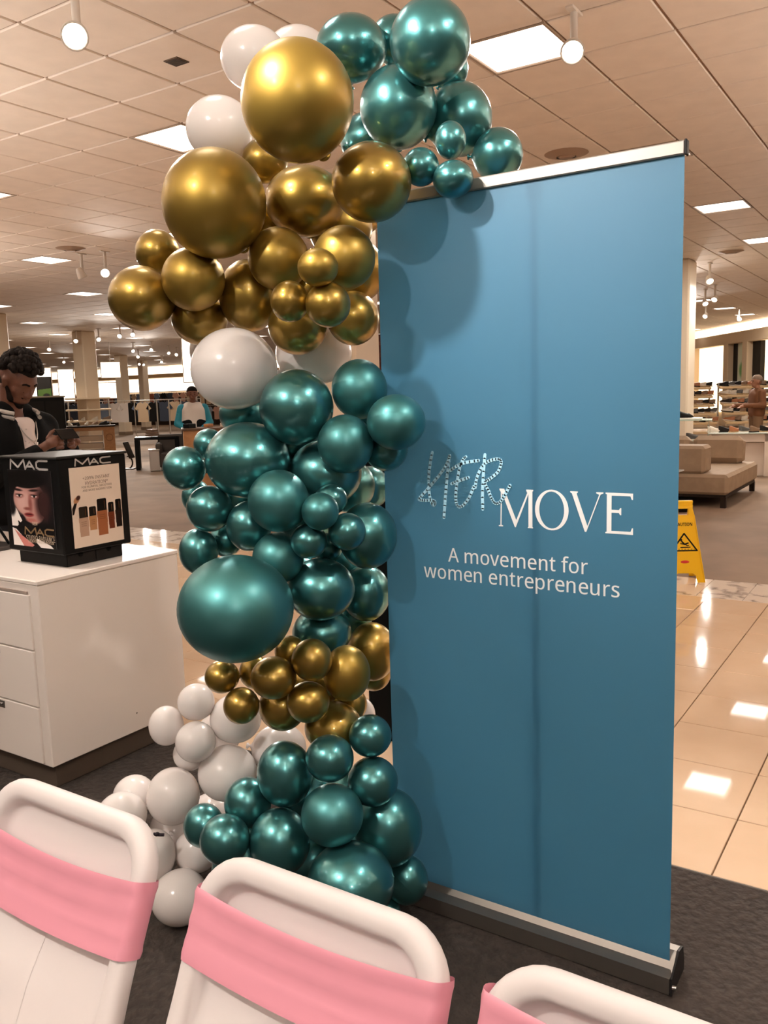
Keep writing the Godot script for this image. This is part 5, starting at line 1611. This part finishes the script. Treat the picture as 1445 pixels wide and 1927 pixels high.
	var rb := thing("red_display_board", "reddish brown display board showing between the cream pillar and the banner", "board", Vector3(11.98, 0, -7.6), -0.98)
	obj("panel", st, noisy(StandardMaterial3D.new(), 61, 0.02, Color(0.16, 0.06, 0.05), Color(0.52, 0.28, 0.2), 1.2), rb)
	st = mb()
	bx(st, Vector3(0, 0.05, 0), Vector3(0.56, 0.1, 0.4), 0.01)
	obj("foot", st, black, rb)
	var bc := thing("black_cabinet", "black cabinet behind the banner, a dark strip beside the garland", "cabinet", Vector3(3.3, 0, -2.05), -0.99)
	st = mb()
	bx(st, Vector3(0.02, 0.78, 0), Vector3(0.42, 1.52, 0.3), 0.008)
	obj("body", st, black, bc)
	st = mb()
	bx(st, Vector3(0.02, 0.02, 0), Vector3(0.38, 0.04, 0.26), 0.004)
	obj("plinth", st, mat(8, 8, 8, 0.6), bc)

	# ------------------------------------------------ spotlights on the ceiling
	spotlight(Vector3(2.99, 3.42, -3.73), Vector3(1.2, 1.6, -1.2), "nearest white track spotlight, big and bright at the upper left", 4.0, 38.0)
	spotlight(Vector3(4.93, 3.5, -1.86), Vector3(2.15, 1.5, -0.95), "white track spotlight right below the corner of the biggest ceiling panel", 8.0, 38.0)
	spotlight(Vector3(8.23, 3.42, -10.5), Vector3(9.5, 0.5, -10.2), "left one of the spotlight pair under a ceiling panel, turned away", 3.0)
	spotlight(Vector3(8.32, 3.42, -10.1), Vector3(5.0, 1.2, -5.0), "right one of the spotlight pair, shining at the camera", 3.0)
	var far := [Vector2(16.65, -21.72), Vector2(16.77, -20.85), Vector2(20.0, -25.17), Vector2(18.5, -25.58), Vector2(24.76, -33.27), Vector2(16.45, -19.53), Vector2(16.35, -18.87), Vector2(21.68, -25.08), Vector2(24.73, -28.31), Vector2(29.79, -34.05), Vector2(30.45, -34.5), Vector2(21.83, -24.25), Vector2(29.24, -31.83), Vector2(23.9, -25.6), Vector2(25.05, -26.37), Vector2(27.51, -33.53)]
	for i in far.size():
		spotlight(Vector3(far[i].x, 3.42, far[i].y), Vector3(far[i].x - [3.0, 2.0, 4.0][i % 3], 1.2, far[i].y + [3.0, 4.0, 3.0][i % 3]), ["spotlight hanging left before the pillar with shelves", "spotlight right of the top of the shelf pillar", "round spotlight at the right edge of the shelf pillar", "small spotlight left of the shelf pillar, over the man", "lowest tiny spotlight between the man and the shelf pillar", "small lit spotlight right of the shelf pillar, under the leftmost gold balloon", "spotlight with a bright streak above, right of the shelf pillar", "round bright spotlight between the second and third distant pillars", "small spotlight at the top of the third distant pillar", "left of two tiny spotlights before the third distant pillar", "right of two tiny spotlights before the third distant pillar", "spotlight right of the third pillar, high", "hanging spotlight over the bright back cove", "left of two slim spotlights near the white balloon", "right of two slim spotlights near the white balloon", "wide smeared spotlight left of the second distant pillar"][i], 9.0 if i < 12 else 0.0)
	far = [Vector2(16.19, -3.57), Vector2(18.56, -4.55), Vector2(19.78, -4.24), Vector2(20.61, -4.63), Vector2(23.75, -5.64), Vector2(24.44, -5.47), Vector2(26.57, -5.01)]
	for i in far.size():
		spotlight(Vector3(far[i].x, 3.42, far[i].y), Vector3(far[i].x - [2.5, 4.0, 3.0][i % 3], 1.0, far[i].y + [1.4, 1.0, -0.4][i % 3]), ["highest spotlight right of the banner", "spotlight beside the banner edge, left of a round bright one", "round bright spotlight facing the camera, right of the banner", "smeared spotlight left under the round bright one", "lower left spotlight above the right pillar", "lower right round spotlight beside the right pillar", "spotlight over the cove of the shoe wall"][i], 7.0, 50.0)
	# spotlights behind and beside the camera, whose light and highlights fall on the garland
	for s in [[Vector3(0.5, 3.5, -1.85), Vector3(2.15, 2.08, -1.0), 12.5, 18.0, 1.0], [Vector3(1.75, 3.5, 0.75), Vector3(1.8, 1.0, -1.5), 2.5], [Vector3(-1.0, 3.5, -1.7), Vector3(1.8, 1.0, -1.5), 5.5], [Vector3(-2.4, 3.5, 2.2), Vector3(1.6, 1.2, -1.0), 3.5], [Vector3(2.3, 3.5, -5.2), Vector3(5.0, 0.0, -7.5), 4.0], [Vector3(1.6, 3.5, -4.2), Vector3(2.45, 0.9, -3.2), 6.0, 16.0, 1.0]]:
		spotlight(s[0], s[1], "track spotlight above or behind the camera, out of the picture", s[2], s[3] if s.size() > 3 else 42.0, s[4] if s.size() > 4 else 0.6)
	# vents
	for v in [[Vector3(7.77, 3.717, -2.99), "round dark ceiling vent above the banner"], [Vector3(7.88, 3.717, -10.24), "round dark ceiling vent above the left gold balloons"], [Vector3(15.09, 3.717, -3.0), "round dark ceiling vent right of the banner"]]:
		var t := thing("ceiling_vent", v[1], "vent", v[0], 0.0, "round ceiling vents")
		st = mb()
		lathe(st, PackedVector2Array([Vector2(0, -0.035), Vector2(0.06, -0.035), Vector2(0.09, -0.02), Vector2(0.05, -0.018)]), 24)
		lathe(st, PackedVector2Array([Vector2(0.09, -0.03), Vector2(0.16, -0.012), Vector2(0.2, 0.0)]), 24)
		obj("diffuser", st, mat(168, 142, 122, 0.6), t)
		st = mb()
		lathe(st, PackedVector2Array([Vector2(0.0, 0.0), Vector2(0.11, -0.012)]), 24)
		obj("throat", st, mat(90, 74, 62, 0.8), t)
	var gv := thing("ceiling_grille", "small dark square grille in a ceiling tile left of the white balloons", "grille", Vector3(4.115, 3.714, -4.17))
	st = mb()
	bx(st, Vector3(0, 0.002, 0), Vector3(0.11, 0.008, 0.12), 0.002)
	obj("frame", st, mat(96, 78, 64, 0.7), gv)
	for i in 6:
		st = mb()
		bx(st, Vector3(-0.04 + 0.016 * i, -0.003, 0), Vector3(0.006, 0.008, 0.1), 0.001)
		obj("slat", st, mat(70, 56, 46, 0.7), gv)

	# ------------------------------------------------ people
	var skin := mat(96, 58, 42, 0.5)
	# man at the counter: facing +z a little to -x, looking down at his phone
	var man := thing("person", "man in a black jacket with striped collar looking down at his phone behind the counter", "person", Vector3(3.16, 0, -4.74), 0.18, "people in the store")
	var V := func(x: float, y: float, z: float) -> Vector3: return Vector3(x, y, z)
	var hc := Vector3(0, 1.735, 0.03)      # head centre; the head is bent forward
	var hb := Basis(Vector3(1, 0, 0), 0.6)
	var hp := func(x: float, y: float, z: float) -> Vector3: return hc + hb * Vector3(x, y, z)
	st = mb()
	blob(st, [
		[hp.call(0, 0.045, -0.02), hp.call(0, 0.04, 0.0), 0.098, 0.096], [hp.call(0, 0.02, 0.03), hp.call(0, -0.06, 0.045), 0.078, 0.06], [hp.call(-0.03, -0.085, 0.05), hp.call(0.03, -0.085, 0.05), 0.034, 0.034], [hp.call(0, -0.1, 0.06), hp.call(0, -0.1, 0.065), 0.03, 0.03],
		[hp.call(0, 0.015, 0.105), hp.call(0, -0.028, 0.122), 0.011, 0.017], [hp.call(-0.017, -0.032, 0.108), hp.call(0.017, -0.032, 0.108), 0.012, 0.012], [hp.call(-0.025, -0.066, 0.098), hp.call(0.025, -0.066, 0.098), 0.011, 0.011], [hp.call(-0.02, -0.079, 0.096), hp.call(0.02, -0.079, 0.096), 0.012, 0.012],
		[hp.call(-0.05, 0.03, 0.082), hp.call(-0.018, 0.026, 0.097), 0.014, 0.014], [hp.call(0.05, 0.03, 0.082), hp.call(0.018, 0.026, 0.097), 0.014, 0.014], [hp.call(-0.055, -0.02, 0.06), hp.call(-0.045, -0.03, 0.07), 0.028, 0.028], [hp.call(0.055, -0.02, 0.06), hp.call(0.045, -0.03, 0.07), 0.028, 0.028],
		[hp.call(-0.036, 0.002, 0.084), hp.call(-0.03, 0.0, 0.088), 0.016, 0.016], [hp.call(0.036, 0.002, 0.084), hp.call(0.03, 0.0, 0.088), 0.016, 0.016],
		[hp.call(-0.094, 0.01, -0.01), hp.call(-0.09, -0.035, 0.0), 0.016, 0.01], [hp.call(0.094, 0.01, -0.01), hp.call(0.09, -0.035, 0.0), 0.016, 0.01],
		[hp.call(0, -0.06, -0.03), Vector3(0, 1.5, -0.04), 0.06, 0.068], [Vector3(0, 1.5, -0.04), Vector3(0, 1.38, -0.02), 0.07, 0.08]], 0.006, 0.02)
	# arms under the sleeves and hands: left hand (his right) at the phone, each with five fingers
	blob(st, [[Vector3(-0.2, 1.42, -0.03), Vector3(-0.25, 1.2, 0.05), 0.05, 0.045], [Vector3(-0.25, 1.2, 0.05), Vector3(-0.11, 1.345, 0.31), 0.04, 0.028], [Vector3(0.2, 1.42, -0.03), Vector3(0.25, 1.2, 0.05), 0.05, 0.045], [Vector3(0.25, 1.2, 0.05), Vector3(0.12, 1.345, 0.31), 0.04, 0.028], [Vector3(0, 1.35, -0.02), Vector3(0, 0.95, 0), 0.095, 0.095], [Vector3(-0.18, 1.42, -0.02), Vector3(0.18, 1.42, -0.02), 0.06, 0.06], [Vector3(-0.09, 0.92, 0), Vector3(-0.1, 0.5, 0.01), 0.085, 0.055], [Vector3(-0.1, 0.5, 0.01), Vector3(-0.1, 0.08, -0.02), 0.055, 0.035], [Vector3(0.09, 0.92, 0), Vector3(0.1, 0.5, 0.01), 0.085, 0.055], [Vector3(0.1, 0.5, 0.01), Vector3(0.1, 0.08, -0.02), 0.055, 0.035]], 0.016, 0.03)
	for s in [-1.0, 1.0]:
		var w := Vector3(s * 0.115, 1.345, 0.31)
		var hand := [[w, w + Vector3(-s * 0.03, 0.03, 0.045), 0.026, 0.03], [w + Vector3(-s * 0.015, 0.02, 0.05), w + Vector3(-s * 0.045, 0.045, 0.04), 0.026, 0.022]]
		for k in 4:
			var b := w + Vector3(-s * (0.035 + 0.004 * k), 0.055 - 0.022 * k, 0.055)
			var reach: float = [0.04, 0.045, 0.042, 0.033][k]
			var m: Vector3 = b + Vector3(-s * reach * 0.7, 0.004, 0.018)
			hand.append([b, m, 0.0098, 0.009])
			hand.append([m, m + Vector3(-s * reach * 0.5, -0.004, -0.012), 0.009, 0.0078])
		var tb0 := w + Vector3(-s * 0.02, 0.05, 0.015)
		hand.append([tb0, tb0 + Vector3(-s * 0.025, 0.03, 0.005), 0.0125, 0.0105])
		hand.append([tb0 + Vector3(-s * 0.025, 0.03, 0.005), tb0 + Vector3(-s * 0.045, 0.045, 0.012), 0.0105, 0.009])
		blob(st, hand, 0.0045, 0.008)
	obj("body", st, skin, man)
	st = mb()
	for s in [-1.0, 1.0]:
		tube(st, [hp.call(s * 0.058, 0.034, 0.09), hp.call(s * 0.04, 0.043, 0.104), hp.call(s * 0.018, 0.037, 0.112)], 0.006, 6)
		tube(st, [hp.call(s * 0.05, -0.004, 0.093), hp.call(s * 0.036, -0.011, 0.103), hp.call(s * 0.022, -0.006, 0.102)], 0.0035, 6)
	obj("brows_and_lashes", st, mat(18, 13, 11, 0.8), man)
	st = mb()
	blob(st, [[hp.call(-0.05, -0.08, 0.05), hp.call(0, -0.112, 0.078), 0.024, 0.026], [hp.call(0.05, -0.08, 0.05), hp.call(0, -0.112, 0.078), 0.024, 0.026], [hp.call(-0.03, -0.052, 0.104), hp.call(0.03, -0.052, 0.104), 0.007, 0.007], [hp.call(-0.078, -0.03, 0.01), hp.call(-0.05, -0.085, 0.045), 0.01, 0.022], [hp.call(0.078, -0.03, 0.01), hp.call(0.05, -0.085, 0.045), 0.01, 0.022]], 0.006, 0.015)
	obj("beard", st, mat(22, 16, 13, 0.85), man)
	st = mb()
	blob(st, [[hp.call(0, 0.085, -0.035), hp.call(0, 0.09, -0.015), 0.1, 0.092], [hp.call(0, 0.03, -0.06), hp.call(0, -0.02, -0.06), 0.075, 0.06], [hp.call(0, 0.115, 0.03), hp.call(0, 0.105, 0.045), 0.066, 0.05]], 0.01, 0.02)
	for i in 230:
		var a := rng.randf() * TAU
		var e := acos(1.0 - rng.randf() * 1.1)
		var d := Vector3(sin(e) * cos(a), cos(e), sin(e) * sin(a))
		if d.z > 0.6 and d.y < 0.42:
			continue
		if d.y < 0.12 and d.z > -0.1:
			continue
		var c: Vector3 = hp.call(d.x * 0.112, 0.072 + d.y * 0.122, -0.008 + d.z * 0.118)
		var r := 0.014 + 0.012 * rng.randf()
		ball(st, c, Vector3(r, r * 1.1, r), 8, 5)
	obj("curly_hair", st, mat(25, 19, 16, 0.6), man)
	var jacket := mat(10, 10, 11, 0.8)
	st = mb()
	blob(st, [[Vector3(-0.07, 1.535, -0.05), Vector3(-0.235, 1.46, -0.03), 0.06, 0.085], [Vector3(0.07, 1.535, -0.05), Vector3(0.235, 1.46, -0.03), 0.06, 0.085], [Vector3(-0.08, 1.55, -0.05), Vector3(0.08, 1.55, -0.05), 0.07, 0.07], [Vector3(-0.245, 1.43, -0.02), Vector3(-0.285, 1.17, 0.04), 0.078, 0.07], [Vector3(0.245, 1.43, -0.02), Vector3(0.285, 1.17, 0.04), 0.078, 0.07], [Vector3(-0.285, 1.17, 0.04), Vector3(-0.14, 1.31, 0.27), 0.068, 0.05], [Vector3(0.285, 1.17, 0.04), Vector3(0.145, 1.31, 0.27), 0.068, 0.05],
		[Vector3(-0.13, 1.38, -0.02), Vector3(-0.13, 0.98, 0.0), 0.125, 0.125], [Vector3(0.13, 1.38, -0.02), Vector3(0.13, 0.98, 0.0), 0.125, 0.125], [Vector3(0, 1.42, -0.09), Vector3(0, 1.0, -0.06), 0.1, 0.1], [Vector3(-0.1, 1.47, 0.03), Vector3(-0.085, 1.0, 0.09), 0.058, 0.06], [Vector3(0.1, 1.47, 0.03), Vector3(0.085, 1.0, 0.09), 0.058, 0.06]], 0.014, 0.035)
	obj("jacket", st, jacket, man)
	st = mb()
	blob(st, [[Vector3(0.0, 1.43, 0.055), Vector3(0.0, 1.0, 0.105), 0.055, 0.075], [Vector3(-0.03, 1.47, 0.04), Vector3(0.03, 1.47, 0.04), 0.05, 0.05]], 0.012, 0.03)
	obj("tee_shirt", st, mat(220, 205, 200, 0.8), man)
	for k in 2:
		st = mb()
		var loop := []
		for i in 13:
			var a := lerpf(-2.3, 2.3, i / 12.0)
			loop.append(Vector3(sin(a) * (0.128 + 0.008 * k), 1.612 - 0.03 * k - 0.03 * absf(a), -0.045 - cos(a) * (0.1 + 0.008 * k) + 0.025 * absf(a)))
		tube(st, loop, 0.0125, 8)
		obj("collar_stripe", st, [mat(190, 184, 178, 0.8), mat(150, 146, 142, 0.8)][k], man)
	st = mb()
	var cl := []
	for i in 11:
		var a := lerpf(-1.0, 1.0, i / 10.0)
		cl.append(Vector3(a * 0.075, 1.37 + 0.12 * a * a, 0.128 - 0.055 * a * a))
	tube(st, cl, 0.0035, 6)
	for q in [[-0.014, 0.02], [0.014, 0.02]]:
		tube(st, [Vector3(0, 1.335, 0.142), Vector3(q[0], 1.365, 0.137)], 0.004, 6)
	obj("chain", st, silver, man)
	st = mb()
	blob(st, [[Vector3(-0.09, 0.96, 0), Vector3(-0.1, 0.5, 0.01), 0.115, 0.085], [Vector3(-0.1, 0.5, 0.01), Vector3(-0.1, 0.07, -0.02), 0.085, 0.07], [Vector3(0.09, 0.96, 0), Vector3(0.1, 0.5, 0.01), 0.115, 0.085], [Vector3(0.1, 0.5, 0.01), Vector3(0.1, 0.07, -0.02), 0.085, 0.07]], 0.02, 0.03)
	obj("trousers", st, mat(24, 24, 28, 0.8), man)
	st = mb()
	for s in [-1.0, 1.0]:
		ball(st, Vector3(s * 0.1, 0.045, 0.05), Vector3(0.05, 0.045, 0.14), 14, 8)
	obj("shoes", st, mat(30, 28, 28, 0.5), man)
	var ph := thing("phone", "black smartphone held by the man in the black jacket", "phone", Vector3(3.16, 0, -4.74) + Basis(Vector3(0, 1, 0), 0.18) * Vector3(0.0, 1.415, 0.385), 0.18)
	st = mb()
	bx(st, Vector3(0, 0, 0), Vector3(0.15, 0.075, 0.009), 0.003, Basis(Vector3(1, 0, 0), -0.7))
	obj("case", st, mat(14, 14, 15, 0.3), ph)
	st = mb()
	bx(st, Vector3(0, 0.003, -0.0045), Vector3(0.142, 0.068, 0.002), 0.0005, Basis(Vector3(1, 0, 0), -0.7))
	obj("screen", st, mat(30, 32, 36, 0.1), ph)

	simple_person("clerk in a white jacket with teal sleeves behind the wood service counter", Vector3(11.2, 0, -11.45), -0.7, 1.8, mat(120, 76, 58, 0.6), mat(24, 18, 16, 0.8), mat(226, 216, 206, 0.7), mat(22, 130, 150, 0.6), mat(18, 18, 20, 0.8), Vector3(-0.12, -0.1, 0.2))
	simple_person("person in a brown jacket and grey cap at the right edge, beside the shoe racks", Vector3(19.6, 0, -3.3), -2.5, 1.72, mat(150, 104, 80, 0.6), mat(120, 100, 84, 0.8), mat(108, 66, 36, 0.8), mat(108, 66, 36, 0.8), mat(120, 92, 66, 0.8), Vector3(0.0, 0.05, 0.3))

func simple_person(label: String, at: Vector3, turn: float, h: float, skin: Material, hair: Material, top: Material, sleeve: Material, legs: Material, reach: Vector3) -> void:
	var t := thing("person", label, "person", at, turn, "people in the store")
	var k := h / 1.8
	var st := mb()
	var head := Vector3(0, 1.68, 0.02) * k
	var hands := []
	for s in [-1.0, 1.0]:
		var w := Vector3(s * (0.2 + reach.x), 1.12 + reach.y, 0.08 + reach.z) * k
		hands.append([Vector3(s * 0.19, 1.44, -0.01) * k, Vector3(s * 0.27, 1.16, 0.0) * k, 0.05, 0.042])
		hands.append([Vector3(s * 0.27, 1.16, 0.0) * k, w, 0.042, 0.028])
		hands.append([w, w + Vector3(0, -0.02, 0.07), 0.032, 0.036])
		for q in 4:
			hands.append([w + Vector3(-0.03 + 0.02 * q, -0.02, 0.08), w + Vector3(-0.034 + 0.0225 * q, -0.05, 0.145 - 0.006 * absf(q - 1.3)), 0.01, 0.009])
		hands.append([w + Vector3(-s * 0.03, -0.01, 0.04), w + Vector3(-s * 0.055, -0.02, 0.09), 0.012, 0.01])
	blob(st, [[Vector3(0, 1.5, -0.02) * k, Vector3(0, 1.6, 0) * k, 0.06, 0.055], [Vector3(0, 1.42, -0.01) * k, Vector3(0, 0.98, 0) * k, 0.1, 0.1], [Vector3(-0.17, 1.44, -0.01) * k, Vector3(0.17, 1.44, -0.01) * k, 0.055, 0.055]], 0.018, 0.03)
	blob(st, [[head + Vector3(0, 0.03, -0.015), head + Vector3(0, 0.03, 0.005), 0.095, 0.092], [head + Vector3(0, 0, 0.03), head + Vector3(0, -0.07, 0.045), 0.07, 0.05], [head + Vector3(0, 0.01, 0.1), head + Vector3(0, -0.025, 0.115), 0.011, 0.017], [head + Vector3(-0.024, -0.062, 0.092), head + Vector3(0.024, -0.062, 0.092), 0.011, 0.011], [head + Vector3(-0.092, 0.01, -0.01), head + Vector3(-0.088, -0.03, 0), 0.015, 0.01], [head + Vector3(0.092, 0.01, -0.01), head + Vector3(0.088, -0.03, 0), 0.015, 0.01], [head + Vector3(0, -0.07, -0.01), Vector3(0, 1.5, -0.02) * k, 0.055, 0.06]], 0.009, 0.02)
	blob(st, hands, 0.009, 0.012)
	obj("body", st, skin, t)
	st = mb()
	for s in [-1.0, 1.0]:
		ball(st, head + Vector3(s * 0.034, 0.006, 0.09), Vector3(0.013, 0.008, 0.008), 10, 6)
		tube(st, [head + Vector3(s * 0.052, 0.03, 0.088), head + Vector3(s * 0.02, 0.034, 0.1)], 0.005, 6)
	obj("eyes_and_brows", st, mat(24, 18, 15, 0.6), t)
	st = mb()
	blob(st, [[head + Vector3(0, 0.055, -0.025), head + Vector3(0, 0.06, 0.0), 0.1, 0.092], [head + Vector3(0, 0.0, -0.06), head + Vector3(0, -0.03, -0.06), 0.06, 0.05]], 0.012, 0.02)
	obj("hair_or_cap", st, hair, t)
	st = mb()
	blob(st, [[Vector3(-0.09, 1.47, -0.02) * k, Vector3(0.09, 1.47, -0.02) * k, 0.075, 0.075], [Vector3(-0.1, 1.38, -0.01) * k, Vector3(-0.1, 1.0, 0) * k, 0.13, 0.125], [Vector3(0.1, 1.38, -0.01) * k, Vector3(0.1, 1.0, 0) * k, 0.13, 0.125], [Vector3(0, 1.4, -0.01) * k, Vector3(0, 1.0, 0) * k, 0.135, 0.13]], 0.018, 0.04)
	obj("jacket", st, top, t)
	for s in [-1.0, 1.0]:
		var w := Vector3(s * (0.2 + reach.x), 1.12 + reach.y, 0.08 + reach.z) * k
		st = mb()
		blob(st, [[Vector3(s * 0.2, 1.43, -0.01) * k, Vector3(s * 0.285, 1.16, 0.0) * k, 0.082, 0.066], [Vector3(s * 0.285, 1.16, 0.0) * k, w, 0.064, 0.046]], 0.018, 0.03)
		obj("sleeve", st, sleeve, t)
	if label.begins_with("clerk"):
		st = mb()
		blob(st, [[Vector3(-0.09, 1.17, 0) * k, Vector3(-0.09, 0.98, 0) * k, 0.137, 0.137], [Vector3(0.09, 1.17, 0) * k, Vector3(0.09, 0.98, 0) * k, 0.137, 0.137]], 0.018, 0.05)
		obj("black_waist", st, legs, t)
	st = mb()
	for s in [-1.0, 1.0]:
		blob(st, [[Vector3(s * 0.085, 0.97, 0) * k, Vector3(s * 0.1, 0.5, 0.01) * k, 0.115, 0.08], [Vector3(s * 0.1, 0.5, 0.01) * k, Vector3(s * 0.1, 0.08, -0.02) * k, 0.08, 0.06]], 0.02, 0.03)
	obj("trousers", st, legs, t)
	st = mb()
	for s in [-1.0, 1.0]:
		ball(st, Vector3(s * 0.1 * k, 0.045, 0.05), Vector3(0.05, 0.045, 0.14), 12, 8)
	obj("shoes", st, mat(34, 30, 28, 0.5), t)
